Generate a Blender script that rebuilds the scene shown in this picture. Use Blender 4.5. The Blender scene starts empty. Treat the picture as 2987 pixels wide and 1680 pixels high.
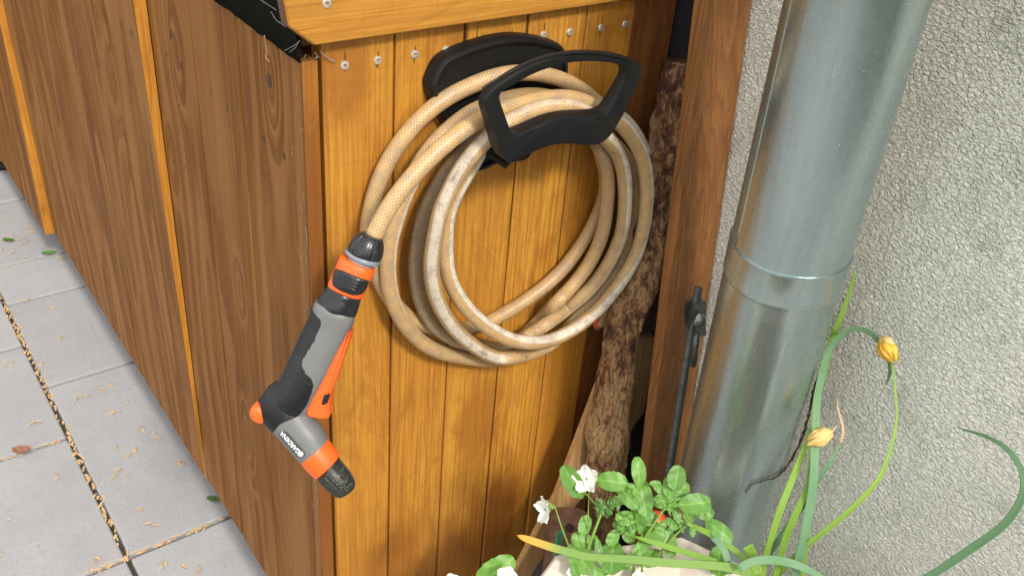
import bpy, bmesh, math, random
import numpy as np
from mathutils import Vector, Matrix, noise
random.seed(4); rng = np.random.default_rng(4)
sc = bpy.context.scene
COL = sc.collection
# ------------------------------------------------------------------ camera, world, sun, exposure
YAW, PIT, ROL = np.radians([38.70, 32.65, -5.33]); FPX = 2809.6; CX, CY = 1493.5, 840.0
_f = np.array([np.sin(YAW)*np.cos(PIT), np.cos(YAW)*np.cos(PIT), -np.sin(PIT)])
_r = np.array([np.cos(YAW), -np.sin(YAW), 0.]); _d = np.cross(_f, _r)
_c, _s = np.cos(ROL), np.sin(ROL)
MC = np.array([_c*_r+_s*_d, -_s*_r+_c*_d, _f])          # rows: right, down, forward
def ray(x, y): return MC.T @ np.array([(x-CX)/FPX, (y-CY)/FPX, 1.])
CAM = -ray(933.5, 151)*.95
def P(x, y, ax, val):                                    # point where a sight line meets an axis-aligned plane of the place
    v = ray(x, y); return CAM+v*((val-CAM[ax])/v[ax])
def PP(x, y, p0, n):
    v = ray(x, y); n = np.array(n, float); return CAM+v*(np.dot(np.array(p0)-CAM, n)/np.dot(v, n))
cam = bpy.data.objects.new('camera', bpy.data.cameras.new('camera')); COL.objects.link(cam); sc.camera = cam
cam.data.sensor_width = 36; cam.data.lens = FPX/2987*36; cam.data.clip_start = .02; cam.data.clip_end = 500
mw = Matrix.Identity(4)
for i in range(3):
    mw[i][0] = MC[0][i]; mw[i][1] = -MC[1][i]; mw[i][2] = -MC[2][i]; mw[i][3] = CAM[i]
cam.matrix_world = mw
SAZ, SEL = math.radians(-7), math.radians(42)
sd = Vector((math.sin(SAZ)*math.cos(SEL), -math.cos(SAZ)*math.cos(SEL), math.sin(SEL)))
w = bpy.data.worlds.new('World'); sc.world = w; w.use_nodes = True
sky = w.node_tree.nodes.new('ShaderNodeTexSky'); sky.sky_type = 'NISHITA'; sky.sun_disc = False
sky.sun_elevation = SEL; sky.sun_rotation = math.atan2(sd.x, sd.y); sky.air_density = 1.0; sky.dust_density = 5; sky.ozone_density = .6
bg = w.node_tree.nodes['Background']; bg.inputs[1].default_value = .15
cl_ = w.node_tree.nodes.new('ShaderNodeMix'); cl_.data_type = 'RGBA'; cl_.inputs[0].default_value = .72      # thin cloud over the blue, raised on the left as added fill
w.node_tree.links.new(sky.outputs[0], cl_.inputs[6]); 
_n = w.node_tree.nodes; _tc = _n.new('ShaderNodeTexCoord'); _dt = _n.new('ShaderNodeVectorMath'); _dt.operation = 'DOT_PRODUCT'; _dt.inputs[1].default_value = (-.80, -.35, .48)
_mr = _n.new('ShaderNodeMapRange'); _mr.inputs[1].default_value = -.4; _mr.inputs[2].default_value = 1; _mr.inputs[3].default_value = 3; _mr.inputs[4].default_value = 16     # sky raised on the left side, added as fill for the stucco wall
_cc = _n.new('ShaderNodeCombineColor'); _l = w.node_tree.links
_l.new(_tc.outputs['Generated'], _dt.inputs[0]); _l.new(_dt.outputs['Value'], _mr.inputs[0])
for _k in range(3): _l.new(_mr.outputs[0], _cc.inputs[_k])
_l.new(_cc.outputs[0], cl_.inputs[7]); w.node_tree.links.new(cl_.outputs[2], bg.inputs[0])
sl = bpy.data.lights.new('sun', 'SUN'); sl.energy = 2.95; sl.angle = math.radians(8); sl.color = (1, .95, .87)
so = bpy.data.objects.new('sun', sl); COL.objects.link(so); so.rotation_euler = sd.to_track_quat('Z', 'Y').to_euler()
sc.view_settings.view_transform = 'Standard'; sc.view_settings.look = 'None'; sc.view_settings.exposure = 0.2; sc.view_settings.gamma = 1
# ------------------------------------------------------------------ node helpers
class T:
    def __init__(s, name):
        s.m = bpy.data.materials.new(name); s.m.use_nodes = True; s.t = s.m.node_tree
        s.b = s.t.nodes['Principled BSDF']; s.out = s.t.nodes['Material Output']
    def n(s, typ, ins=None, **kw):
        nd = s.t.nodes.new('ShaderNode'+typ)
        for k, v in kw.items(): setattr(nd, k, v)
        for k, v in (ins or {}).items(): s.set(nd.inputs[k], v)
        return nd
    def set(s, sock, v):
        if isinstance(v, bpy.types.NodeSocket): s.t.links.new(v, sock)
        elif isinstance(v, bpy.types.Node): s.t.links.new(v.outputs[0], sock)
        elif isinstance(v, (tuple, list)) and len(v) == 3 and sock.type == 'RGBA': sock.default_value = (*v, 1)
        else: sock.default_value = v
    def math(s, op, a, b=0., c=0., clamp=False):
        nd = s.n('Math', operation=op, use_clamp=clamp); s.set(nd.inputs[0], a); s.set(nd.inputs[1], b); s.set(nd.inputs[2], c); return nd.outputs[0]
    def mix(s, f, a, b, mode='MIX'):
        nd = s.n('Mix', data_type='RGBA', blend_type=mode); s.set(nd.inputs[0], f); s.set(nd.inputs[6], a); s.set(nd.inputs[7], b); return nd.outputs[2]
    def ramp(s, f, stops, interp='LINEAR'):
        nd = s.n('ValToRGB'); nd.color_ramp.interpolation = interp; s.set(nd.inputs[0], f)
        e = nd.color_ramp.elements
        while len(e) < len(stops): e.new(.5)
        for i, (p, c) in enumerate(stops):
            e[i].position = p; e[i].color = (c, c, c, 1) if not isinstance(c, (tuple, list)) else (*c, 1)
        return nd.outputs[0]
    def noise(s, vec, scale, detail=4, rough=.55, dist=0, sc3=None):
        if sc3: vec = s.n('Mapping', {0: vec, 3: sc3}).outputs[0]
        return s.n('TexNoise', {'Vector': vec, 'Scale': scale, 'Detail': detail, 'Roughness': rough, 'Distortion': dist}).outputs[0]
    def bump(s, h, strength=.5, dist=.001, nrm=None):
        nd = s.n('Bump', {'Strength': strength, 'Distance': dist, 'Height': h})
        if nrm is not None: s.set(nd.inputs['Normal'], nrm)
        return nd.outputs[0]
    def obj(s): return s.n('TexCoord').outputs['Object']
    def uv(s): return s.n('TexCoord').outputs['UV']
    def attr(s, name, out=2): return s.n('Attribute', attribute_name=name).outputs[out]
    def fin(s, color=None, rough=.5, metal=0, normal=None, spec=None, coat=None, coatr=.2, sss=None):
        if color is not None: s.set(s.b.inputs['Base Color'], color)
        s.set(s.b.inputs['Roughness'], rough); s.set(s.b.inputs['Metallic'], metal)
        if normal is not None: s.set(s.b.inputs['Normal'], normal)
        if spec is not None: s.b.inputs['Specular IOR Level'].default_value = spec
        if coat: s.b.inputs['Coat Weight'].default_value = coat; s.b.inputs['Coat Roughness'].default_value = coatr
        if sss: s.b.inputs['Subsurface Weight'].default_value = sss; s.b.inputs['Subsurface Scale'].default_value = .004
        return s.m
# ------------------------------------------------------------------ materials
def wood(name, light, mid, dark, axis=2, across=0, stain=.5, rough=.5, cath=.5, ripple=.3, seed=0., grey=None, rings=1.0, dust=0.0, coat=0.12, spec=.4, tone=.3, nr=15, ga=1.5, swirls=(), stain_shade=(), fl=10):
    """glazed softwood: fine fibre lines along `axis`, cathedral rings, blotches of darker stain"""
    t = T(name); o = t.obj(); bid = t.attr('board')
    off = t.n('CombineXYZ', {0: t.math('MULTIPLY', bid, 3.17), 1: t.math('MULTIPLY', bid, 5.31), 2: t.math('ADD', t.math('MULTIPLY', bid, 7.77), seed)}).outputs[0]
    v = t.n('VectorMath', {0: o, 1: off}, operation='ADD').outputs[0]
    def s3(a, l):
        q = [a, a, a]; q[axis] = l; return tuple(q)
    mids = t.ramp(t.noise(v, 1, 3, .6, .2, s3(150, 2.2)), [(.46, 0.), (.58, 1.)])
    fine = t.noise(v, 1, 3, .6, 0, s3(380, 6))
    wob = t.noise(v, 1, 2, .5, 0, s3(14, 2.2))
    low = t.noise(v, 1, 3, .55, .6, s3(9, 1.2))
    # growth rings: iso lines of a long soft noise field
    fld = t.noise(v, 1, 1.5, .4, .25, s3(13*rings, ga))
    def near(c3, rad, zs):
        q = [1/rad]*3; q[axis] = 1/(rad*zs)
        a_ = t.n('Mapping', {0: t.n('VectorMath', {0: o, 1: tuple(map(float, c3))}, operation='SUBTRACT').outputs[0], 3: tuple(q)}).outputs[0]
        return t.math('EXPONENT', t.math('MULTIPLY', t.math('POWER', t.n('VectorMath', {0: a_}, operation='LENGTH').outputs[1], 2.), -1.))
    for c3, rad, amp in swirls: fld = t.math('ADD', fld, t.math('MULTIPLY', near(c3, rad, 3.2), amp))
    rg = t.math('FRACT', t.math('MULTIPLY', t.math('ADD', fld, t.math('MULTIPLY', wob, .12)), float(nr)))
    ring = t.ramp(rg, [(0, 0.), (.62, .25), (.9, 1.), (1, 0.)])
    col = t.mix(t.ramp(low, [(.3, 0.), (.72, 1.)]), mid, light)
    col = t.mix(t.math('MULTIPLY', ring, cath), col, dark)
    col = t.mix(t.math('MULTIPLY', t.ramp(fine, [(.45, 0.), (.62, 1.)]), .5), col, dark)
    col = t.mix(t.math('MULTIPLY', mids, .26), col, dark)
    bl = t.noise(v, 1, 5, .68, 1.2, s3(16, 7))
    blm = t.ramp(bl, [(.5, 0.), (.66, 1.)])
    col = t.mix(t.math('MULTIPLY', blm, stain), col, dark)
    for c3, rad, amp in stain_shade:
        nz = t.math('ADD', near(c3, rad, 2.), t.math('MULTIPLY', t.math('SUBTRACT', t.noise(v, 1, 6, .7, .6, s3(40, 16)), .5), 1.1))
        col = t.mix(t.math('MULTIPLY', t.ramp(nz, [(.32, 0.), (.75, 1.)]), amp), col, dark)
    big = t.noise(v, 1, 6, .72, .8, s3(7, 3.2))
    col = t.mix(t.math('MULTIPLY', t.ramp(big, [(.5, 0.), (.68, 1.)]), stain*.9), col, tuple(.55*a_+.45*b_ for a_, b_ in zip(dark, mid)))
    if grey:
        fl2 = t.noise(t.n('VectorMath', {0: v, 1: (3.3, 1.7, 9.1)}, operation='ADD').outputs[0], 1, 1.5, .4, .3, s3(fl, .9))
        for c3, rad, amp in swirls: fl2 = t.math('ADD', fl2, t.math('MULTIPLY', near(c3, rad*1.3, 3.), amp*.8))
        band = t.ramp(t.math('FRACT', t.math('MULTIPLY', fl2, 7.)), [(.0, 0.), (.45, .15), (.62, 1.), (.86, 1.), (.9, .0)])
        col = t.mix(t.math('MULTIPLY', band, .55), col, tuple(x*1.25 for x in grey))
    wn = t.n('TexWhiteNoise', {'W': bid}, noise_dimensions='1D').outputs[0]
    col = t.mix(t.math('MULTIPLY', wn, tone), col, tuple(.5*a_+.5*b_ for a_, b_ in zip(dark, mid)))
    if grey: col = t.mix(t.math('MULTIPLY', t.ramp(t.noise(v, 1, 4, .6, .5, s3(22, 3)), [(.45, 0.), (.7, 1.)]), .6), col, grey)
    rp = t.noise(v, 1, 2, .5, .4, s3(16, 260))
    if ripple: col = t.mix(t.math('MULTIPLY', t.ramp(rp, [(.5, 0.), (.7, 1.)]), ripple*.5), col, dark)
    if dust:
        sp = t.n('TexVoronoi', {'Vector': v, 'Scale': 330.}).outputs['Distance']
        msk = t.math('MULTIPLY', t.ramp(sp, [(.06, 1.), (.13, 0.)]), t.ramp(t.noise(v, 30, 2), [(.5, 0.), (.62, 1.)]))
        col = t.mix(t.math('MULTIPLY', msk, dust), col, (.75, .68, .58))
    h = t.math('ADD', t.math('MULTIPLY', fine, .7), t.math('ADD', t.math('MULTIPLY', ring, .35), t.math('MULTIPLY', rp, ripple)))
    fuzz = t.noise(v, 900, 3, .7)
    h = t.math('ADD', h, t.math('MULTIPLY', fuzz, .35))
    return t.fin(col, t.math('ADD', rough, t.math('MULTIPLY', fine, .2)), 0, t.bump(h, .7, .0012), spec=spec, coat=coat, coatr=.35)
MAT = {}
MAT['yellow'] = wood('wood_yellow_glaze', (.61, .305, .038), (.50, .222, .020), (.21, .062, .006), 2, stain=.55, cath=.25, ripple=.25, dust=.25, tone=.45,
    stain_shade=[(P(1000, 205, 1, 0), .035, .7), (P(1400, 1230, 1, 0), .05, .6), (P(1440, 1540, 1, 0), .07, .75), (P(1150, 1660, 1, 0), .06, .55), (P(1290, 1660, 1, 0), .06, .6), (P(1120, 700, 1, 0), .03, .5), (P(1215, 760, 1, 0), .03, .6), (P(1330, 110, 1, 0), .02, .5)])  # stains; the low right ones also carry the plants' shadow
MAT['yellowx'] = wood('wood_yellow_glaze_rail', (.57, .295, .042), (.49, .225, .024), (.26, .09, .009), 0, stain=.3, cath=.25, ripple=.25, seed=3)
MAT['edge'] = wood('wood_orange_edge', (.58, .28, .030), (.47, .19, .015), (.22, .065, .006), 2, stain=.35, cath=.3, ripple=.15, seed=5)
MAT['brown'] = wood('wood_brown_weathered_shaded', (.29, .118, .024), (.195, .074, .012), (.065, .020, .0035), 2, stain=.3, cath=.6, ripple=.05, seed=9, grey=(.27, .125, .036), rings=.8, dust=.6, coat=0, spec=.13, nr=8, ga=.8, fl=7, tone=.4,  # weathered front wood, darkened further to stand in for the side's shade
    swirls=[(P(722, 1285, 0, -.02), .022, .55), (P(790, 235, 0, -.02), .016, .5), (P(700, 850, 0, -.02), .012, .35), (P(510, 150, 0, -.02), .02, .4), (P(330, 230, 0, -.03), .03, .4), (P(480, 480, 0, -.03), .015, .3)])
MAT['shade'] = wood('wood_redbrown_boards', (.30, .115, .022), (.21, .072, .013), (.08, .024, .005), 2, stain=.4, cath=.35, ripple=.1, seed=21, dust=.3)
MAT['post'] = wood('wood_orange_batten', (.31, .135, .034), (.24, .092, .020), (.10, .034, .008), 2, stain=.25, cath=.5, ripple=.05, seed=31, rings=1.6, dust=.3)
MAT['pale'] = wood('wood_bare_pale', (.56, .36, .15), (.47, .28, .10), (.22, .11, .04), 2, stain=.15, cath=.3, ripple=.05, seed=41, dust=.2, rough=.7, coat=0)
MAT['endgrain'] = wood('wood_dark_endgrain', (.20, .075, .02), (.12, .045, .014), (.04, .018, .008), 1, stain=.5, cath=.6, ripple=.1, seed=51)
def plain(name, c, rough=.5, metal=0, var=.25, sc=60, bump=.2, bs=400, c2=None, sc3=None, coat=None, dist=.0004, sss=None):
    t = T(name); o = t.obj()
    n1 = t.noise(o, sc, 5, .6, .3, sc3)
    c2 = c2 or tuple(x*(1-var*1.6) for x in c)
    col = t.mix(t.ramp(n1, [(.35, 0.), (.7, 1.)]), c, c2)
    return t.fin(col, rough, metal, t.bump(t.noise(o, bs, 3), bump, dist), coat=coat, sss=sss)
def dusty(name, c, rough, dust=(.30, .28, .24), amount=.5, scratch=0, bs=700, bump=.15, spec=.4):
    t = T(name); o = t.obj()
    sp = t.math('MULTIPLY', t.ramp(t.noise(o, 420, 4, .75), [(.56, 0.), (.7, 1.)]), t.ramp(t.noise(o, 45, 3), [(.42, 0.), (.66, 1.)]))
    vv = t.n('TexVoronoi', {'Vector': o, 'Scale': 260.}).outputs['Distance']
    dot = t.ramp(vv, [(.05, 1.), (.1, 0.)])
    m = t.math('MULTIPLY', t.math('MAXIMUM', sp, t.math('MULTIPLY', dot, .5)), amount)
    if scratch:
        sn = t.noise(o, 1, 3, .7, 1.5, (90, 90, 900)); m = t.math('MAXIMUM', m, t.math('MULTIPLY', t.ramp(sn, [(.62, 0.), (.7, 1.)]), scratch))
    col = t.mix(m, c, dust)
    return t.fin(col, t.math('ADD', rough, t.math('MULTIPLY', m, .4)), 0, t.bump(t.noise(o, bs, 3), bump, .0003), spec=spec)
MAT['blk'] = dusty('plastic_black_matte', (.006, .0065, .007), .46, amount=.1, bs=1600, bump=.25, spec=.3)
MAT['rubber'] = dusty('rubber_black_dusty', (.009, .009, .010), .36, amount=.25, spec=.35)
MAT['blkgloss'] = dusty('plastic_black_gloss', (.014, .015, .017), .25, amount=.3)
MAT['nozzle'] = dusty('plastic_black_scratched', (.017, .019, .017), .4, (.36, .34, .26), .8, .7)
MAT['grey'] = dusty('plastic_grey', (.135, .138, .135), .42, (.45, .42, .36), .3)
MAT['ringgrey'] = dusty('plastic_blue_grey', (.19, .21, .24), .4, amount=.2)
MAT['orange'] = dusty('plastic_orange', (.86, .105, .012), .38, (.75, .45, .2), .3)
MAT['badge'] = plain('plastic_badge_dark', (.06, .062, .064), .4)
MAT['white'] = plain('print_white', (.8, .8, .8), .5, var=.05)
MAT['ink'] = plain('print_ink_faded', (.12, .11, .10), .7, var=.2)
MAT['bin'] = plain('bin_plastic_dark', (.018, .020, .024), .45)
MAT['binline'] = plain('bin_trim_grey', (.22, .24, .26), .4)
MAT['felt'] = plain('roofing_felt_black', (.009, .009, .007), .95, bs=900, bump=.8, dist=.001)
MAT['dark'] = plain('crack_dark', (.03, .013, .006), .9)
MAT['knot'] = plain('knot_dark', (.055, .03, .02), .6, bs=300)
MAT['screw'] = plain('steel_zinc_screw', (.78, .78, .76), .32, .7, var=.1, bs=900, bump=.1)
MAT['red'] = plain('plastic_red_orange', (.75, .10, .03), .45)
MAT['greenp'] = plain('plastic_green', (.06, .32, .14), .4)
MAT['thread'] = plain('cobweb_thread', (.3, .27, .23), .9)
MAT['straw'] = plain('straw_dry', (.5, .36, .16), .8)
MAT['clay'] = plain('clay_brown', (.17, .085, .05), .8, var=.35, sc=90, bs=300, bump=.6, dist=.001)
MAT['rod'] = plain('steel_rod_oxidised', (.13, .15, .14), .5, .7, var=.3, sc=120, bs=600)
MAT['clampm'] = plain('steel_clamp_galvanised', (.24, .25, .25), .34, .85, var=.3, sc=150, bs=500)
MAT['soil'] = plain('potting_soil', (.13, .085, .05), .95, c2=(.035, .022, .014), sc=160, bs=260, bump=1., dist=.004)
def m_hose():
    t = T('hose_braided_beige'); u = t.uv(); sp = t.n('SeparateXYZ', {0: u}); U, V = sp.outputs[0], sp.outputs[1]
    o = t.obj()
    k = 2*math.pi
    a = t.math('MULTIPLY', V, 13*k); b = t.math('MULTIPLY', U, k/.0046)
    wob = t.math('MULTIPLY', t.noise(o, 160, 2), 1.6)
    l1 = t.math('ABSOLUTE', t.math('SINE', t.math('MULTIPLY', t.math('ADD', t.math('ADD', a, b), wob), .5)))
    l2 = t.math('ABSOLUTE', t.math('SINE', t.math('MULTIPLY', t.math('SUBTRACT', a, t.math('ADD', b, wob)), .5)))
    net = t.ramp(t.math('MINIMUM', l1, l2), [(.0, 1.), (.14, .85), (.34, 0.)])
    base = t.mix(t.ramp(t.noise(o, 60, 3), [(.3, 0.), (.7, 1.)]), (.34, .20, .072), (.43, .27, .105))
    col = t.mix(t.math('MULTIPLY', net, .75), base, (.76, .56, .31))
    dirt = t.attr('dirt'); pale = t.attr('pale')
    # opaque writing stripe along the hose
    vv = t.math('ABSOLUTE', t.math('SUBTRACT', t.math('FRACT', t.math('ADD', V, .5)), .5))
    edge = t.math('ADD', vv, t.math('MULTIPLY', t.math('SUBTRACT', t.noise(o, 300, 3), .5), .03))
    st = t.math('MULTIPLY', t.ramp(edge, [(.088, 1.), (.108, 0.)]), pale)
    spk = t.ramp(t.noise(o, 520, 5, .8), [(.52, 0.), (.64, 1.)])
    patch = t.ramp(t.noise(o, 38, 3, .6), [(.42, 0.), (.6, 1.)])
    stc = t.mix(t.math('MULTIPLY', spk, t.math('ADD', t.math('MULTIPLY', patch, .5), t.math('MULTIPLY', dirt, .5), clamp=True)), (.62, .54, .43), (.22, .17, .12))
    col = t.mix(st, col, stc)
    m2 = t.math('MULTIPLY', t.ramp(t.noise(o, 75, 4, .7), [(.46, 0.), (.6, 1.)]), t.ramp(t.noise(o, 600, 3, .8), [(.38, 0.), (.6, 1.)]))
    col = t.mix(t.math('MULTIPLY', m2, .75), col, (.25, .20, .16))
    dd = t.math('MULTIPLY', dirt, t.ramp(t.noise(o, 260, 5, .75), [(.3, .55), (.6, 1.)]), clamp=True)
    col = t.mix(t.math('MULTIPLY', dd, .85), col, (.13, .095, .055))
    h = t.math('ADD', t.math('MULTIPLY', net, .5), t.math('MULTIPLY', t.noise(o, 900, 3), .3))
    return t.fin(col, t.math('ADD', .42, t.math('MULTIPLY', st, .3)), 0, t.bump(h, .35, .0005), sss=.08)
MAT['hose'] = m_hose()
def m_stucco():
    t = T('stucco_render'); o = t.obj()
    # short worm-like ridges, slanting the way the trowel went
    mp = t.n('Mapping', {0: o, 2: (math.radians(35), 0, 0), 3: (1, 1.0, 1.75)}).outputs[0]
    n1 = t.noise(mp, 185, 2.5, .5, .7)
    n2 = t.noise(mp, 420, 3, .6, .4)
    h = t.math('ADD', t.ramp(n1, [(.3, 0.), (.66, 1.)]), t.math('MULTIPLY', n2, .45))
    low = t.noise(o, 7, 4, .6)
    col = t.mix(t.ramp(low, [(.3, 0.), (.7, 1.)]), (.84, .84, .75), (.75, .765, .66))
    col = t.mix(t.math('MULTIPLY', t.ramp(n1, [(.3, 1.), (.45, 0.)]), .28), col, (.50, .50, .41))
    dot = t.ramp(t.n('TexVoronoi', {'Vector': o, 'Scale': 42.}).outputs['Distance'], [(.035, 1.), (.06, 0.)])
    col = t.mix(t.math('MULTIPLY', dot, .6), col, (.2, .19, .13))
    al = t.math('MULTIPLY', t.ramp(t.noise(o, 14, 5, .7), [(.54, 0.), (.72, 1.)]), .5)
    col = t.mix(al, col, (.36, .37, .26))
    col = t.mix(t.math('MULTIPLY', t.ramp(t.noise(o, 2.6, 3, .6), [(.42, 0.), (.62, 1.)]), .22), col, (.50, .49, .38))
    return t.fin(col, .9, 0, t.bump(h, 1., .0046), spec=.2)
MAT['stucco'] = m_stucco()
def m_zinc():
    t = T('zinc_sheet'); o = t.obj()
    n1 = t.noise(o, 1, 4, .6, .3, (26, 26, 2.2)); n2 = t.noise(o, 1, 5, .65, .2, (160, 160, 30)); sm = t.noise(o, 55, 4, .7)
    col = t.mix(t.ramp(n1, [(.3, 0.), (.7, 1.)]), (.29, .375, .375), (.45, .525, .51))
    col = t.mix(t.math('MULTIPLY', t.ramp(n2, [(.5, 0.), (.75, 1.)]), .25), col, (.50, .56, .54))
    col = t.mix(t.math('MULTIPLY', t.ramp(sm, [(.55, 0.), (.72, 1.)]), .35), col, (.34, .38, .35))
    dv = t.ramp(t.n('TexVoronoi', {'Vector': o, 'Scale': 120.}).outputs['Distance'], [(.04, 1.), (.075, 0.)])
    dm = t.math('MULTIPLY', dv, t.ramp(t.noise(o, 25, 2), [(.45, 0.), (.6, 1.)]))
    dr = t.math('MULTIPLY', t.ramp(t.noise(o, 1, 3, .6, .2, (210, 210, 9)), [(.62, 0.), (.68, 1.)]), t.ramp(t.noise(o, 9, 2), [(.5, 0.), (.6, 1.)]))
    col = t.mix(t.math('MULTIPLY', dr, .45), col, (.66, .70, .66))
    col = t.mix(t.math('MULTIPLY', dm, .8), col, (.85, .87, .83))
    rr = t.math('ADD', .20, t.math('MULTIPLY', sm, .16)); rr = t.math('ADD', rr, t.math('MULTIPLY', dm, .3))
    h = t.math('ADD', t.math('MULTIPLY', n1, 1.), t.math('MULTIPLY', n2, .06))
    return t.fin(col, rr, .88, t.bump(h, .22, .003))
MAT['zinc'] = m_zinc()
def m_paver():
    t = T('concrete_paver'); o = t.obj(); bid = t.attr('board')
    n1 = t.noise(o, 9, 6, .68); n2 = t.noise(o, 270, 4, .75); n3 = t.noise(o, 1500, 2, .6)
    col = t.mix(t.ramp(n1, [(.3, 0.), (.7, 1.)]), (.30, .30, .305), (.37, .37, .37))
    col = t.mix(t.math('MULTIPLY', t.math('SUBTRACT', bid, t.math('FLOOR', bid)), .35), col, (.25, .25, .26))
    col = t.mix(t.math('MULTIPLY', t.ramp(n2, [(.5, 0.), (.64, 1.)]), .5), col, (.19, .185, .18))
    col = t.mix(t.math('MULTIPLY', t.ramp(n3, [(.6, 0.), (.7, 1.)]), .5), col, (.55, .55, .55))
    col = t.mix(t.math('MULTIPLY', t.ramp(t.noise(o, 18, 5, .7), [(.58, 0.), (.72, 1.)]), .3), col, (.20, .18, .15))
    return t.fin(col, .88, 0, t.bump(t.math('ADD', n2, n3), .5, .0015))
MAT['paver'] = m_paver()
MAT['joint'] = plain('joint_soil', (.10, .075, .05), .95, c2=(.03, .024, .018), sc=150, bs=300, bump=1, dist=.003)
MAT['earth'] = plain('ground_earth', (.22, .20, .17), .95, sc=4)
def m_bark():
    t = T('bark_flaking'); o = t.obj()
    v = t.n('Mapping', {0: o, 3: (1, 1, .55)}).outputs[0]
    n1 = t.noise(v, 62, 9, .78, .25); n2 = t.noise(t.n('Mapping', {0: o, 3: (1.3, 1.3, .4)}).outputs[0], 190, 5, .75, .3); n3 = t.noise(o, 9, 3, .5)
    f = t.math('ADD', n1, t.math('MULTIPLY', t.math('SUBTRACT', n3, .5), .55))
    f = t.math('SUBTRACT', f, t.math('ADD', t.math('MULTIPLY', t.n('SeparateXYZ', {0: o}).outputs[2], .2), .02))
    col = t.ramp(f, [(.36, (.045, .018, .011)), (.44, (.13, .050, .024)), (.50, (.24, .10, .042)), (.515, (.45, .24, .09)), (.66, (.62, .39, .18))])
    col = t.mix(t.math('MULTIPLY', t.ramp(n2, [(.50, 0.), (.58, 1.)]), .7), col, (.05, .022, .014))
    h = t.math('ADD', t.math('MULTIPLY', n1, -1.2), t.math('MULTIPLY', n2, -.6))
    return t.fin(col, .8, 0, t.bump(h, 1., .009))
MAT['bark'] = m_bark()
def m_pot():
    t = T('stone_pot_cream'); o = t.obj()
    col = t.mix(t.ramp(t.noise(o, 30, 4), [(.3, 0.), (.7, 1.)]), (.70, .63, .54), (.62, .54, .45))
    d = t.ramp(t.noise(o, 380, 4, .8), [(.63, 0.), (.69, 1.)])
    col = t.mix(t.math('MULTIPLY', d, .8), col, (.2, .17, .14))
    col = t.mix(t.math('MULTIPLY', t.ramp(t.noise(o, 22, 4, .7), [(.55, 0.), (.7, 1.)]), .4), col, (.38, .33, .25))
    return t.fin(col, .85, 0, t.bump(t.noise(o, 260, 4), .5, .0012))
MAT['pot'] = m_pot()
def m_leaf(name, c1, c2, rough=.45, veins=True, tip=None, sub=.25, stripes=0):
    t = T(name); u = t.uv(); sp = t.n('SeparateXYZ', {0: u}); U, V = sp.outputs[0], sp.outputs[1]; o = t.obj(); rnd = t.attr('tone')
    col = t.mix(t.math('ADD', t.math('MULTIPLY', t.noise(o, 60, 3), .7), t.math('MULTIPLY', rnd, .5), clamp=True), c1, c2)
    if veins:
        mid = t.ramp(t.math('ABSOLUTE', t.math('SUBTRACT', V, .5)), [(.0, 1.), (.06, 0.)])
        vn = t.math('ABSOLUTE', t.math('SINE', t.math('MULTIPLY', t.math('SUBTRACT', U, t.math('MULTIPLY', t.math('ABSOLUTE', t.math('SUBTRACT', V, .5)), .7)), 22)))
        col = t.mix(t.math('MULTIPLY', mid, .5), col, tuple(x*1.8 for x in c2))
        col = t.mix(t.math('MULTIPLY', t.ramp(vn, [(0., 1.), (.2, 0.)]), .2), col, tuple(x*1.5 for x in c2))
    h = t.noise(o, 300, 3)
    if stripes:
        s_ = t.math('SINE', t.math('MULTIPLY', V, 62)); col = t.mix(t.math('MULTIPLY', t.ramp(s_, [(.3, 0.), (1, 1.)]), .35), col, tuple(x*1.6 for x in c2)); h = s_
    if tip: col = t.mix(t.ramp(t.math('ADD', U, t.math('MULTIPLY', t.noise(o, 200, 2), .04)), [(tip[0], 0.), (tip[1], 1.)]), col, tip[2])
    t.fin(col, rough, 0, t.bump(h, .3, .0006))
    tr = t.n('BsdfTranslucent', {0: t.mix(.5, col, (.35, .55, .08))}); ad = t.n('MixShader', {0: sub, 1: t.b.outputs[0], 2: tr.outputs[0]})
    t.t.links.new(ad.outputs[0], t.out.inputs[0]); return t.m
MAT['leaf'] = m_leaf('leaf_pansy', (.07, .19, .024), (.16, .35, .052))
MAT['leafd'] = m_leaf('leaf_dark_curly', (.04, .11, .02), (.09, .20, .035))
MAT['stem'] = m_leaf('stem_green', (.16, .30, .04), (.26, .42, .08), veins=False)
MAT['blade'] = m_leaf('leaf_blade_daffodil', (.14, .29, .03), (.26, .43, .06), veins=False, stripes=1)
MAT['bladeg'] = m_leaf('leaf_blade_glaucous', (.10, .22, .10), (.17, .32, .16), veins=False, stripes=1)
MAT['bladet'] = m_leaf('leaf_blade_yellow_tip', (.14, .27, .05), (.22, .36, .08), veins=False, stripes=1, tip=(.82, .97, (.85, .38, .05)))
MAT['petal'] = m_leaf('petal_white', (.82, .82, .74), (.88, .88, .84), veins=False, sub=.3)
MAT['dryp'] = m_leaf('petal_dry_yellow', (.80, .52, .14), (.88, .66, .28), veins=False, stripes=1, sub=.3)
MAT['drypo'] = m_leaf('petal_dry_orange', (.85, .42, .03), (.88, .55, .08), veins=False, stripes=1, sub=.3)
MAT['drys'] = m_leaf('stem_dry_tan', (.45, .28, .16), (.55, .38, .24), veins=False, sub=.15)
MAT['litter'] = m_leaf('dry_bud_scales', (.42, .25, .11), (.60, .42, .24), veins=False, sub=.1, rough=.7)
MAT['litterd'] = m_leaf('dry_leaf_brown', (.22, .09, .05), (.32, .15, .09), veins=True, sub=.1, rough=.7)
MAT['felt'].node_tree.nodes['Principled BSDF'].inputs['Specular IOR Level'].default_value = .05
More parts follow.
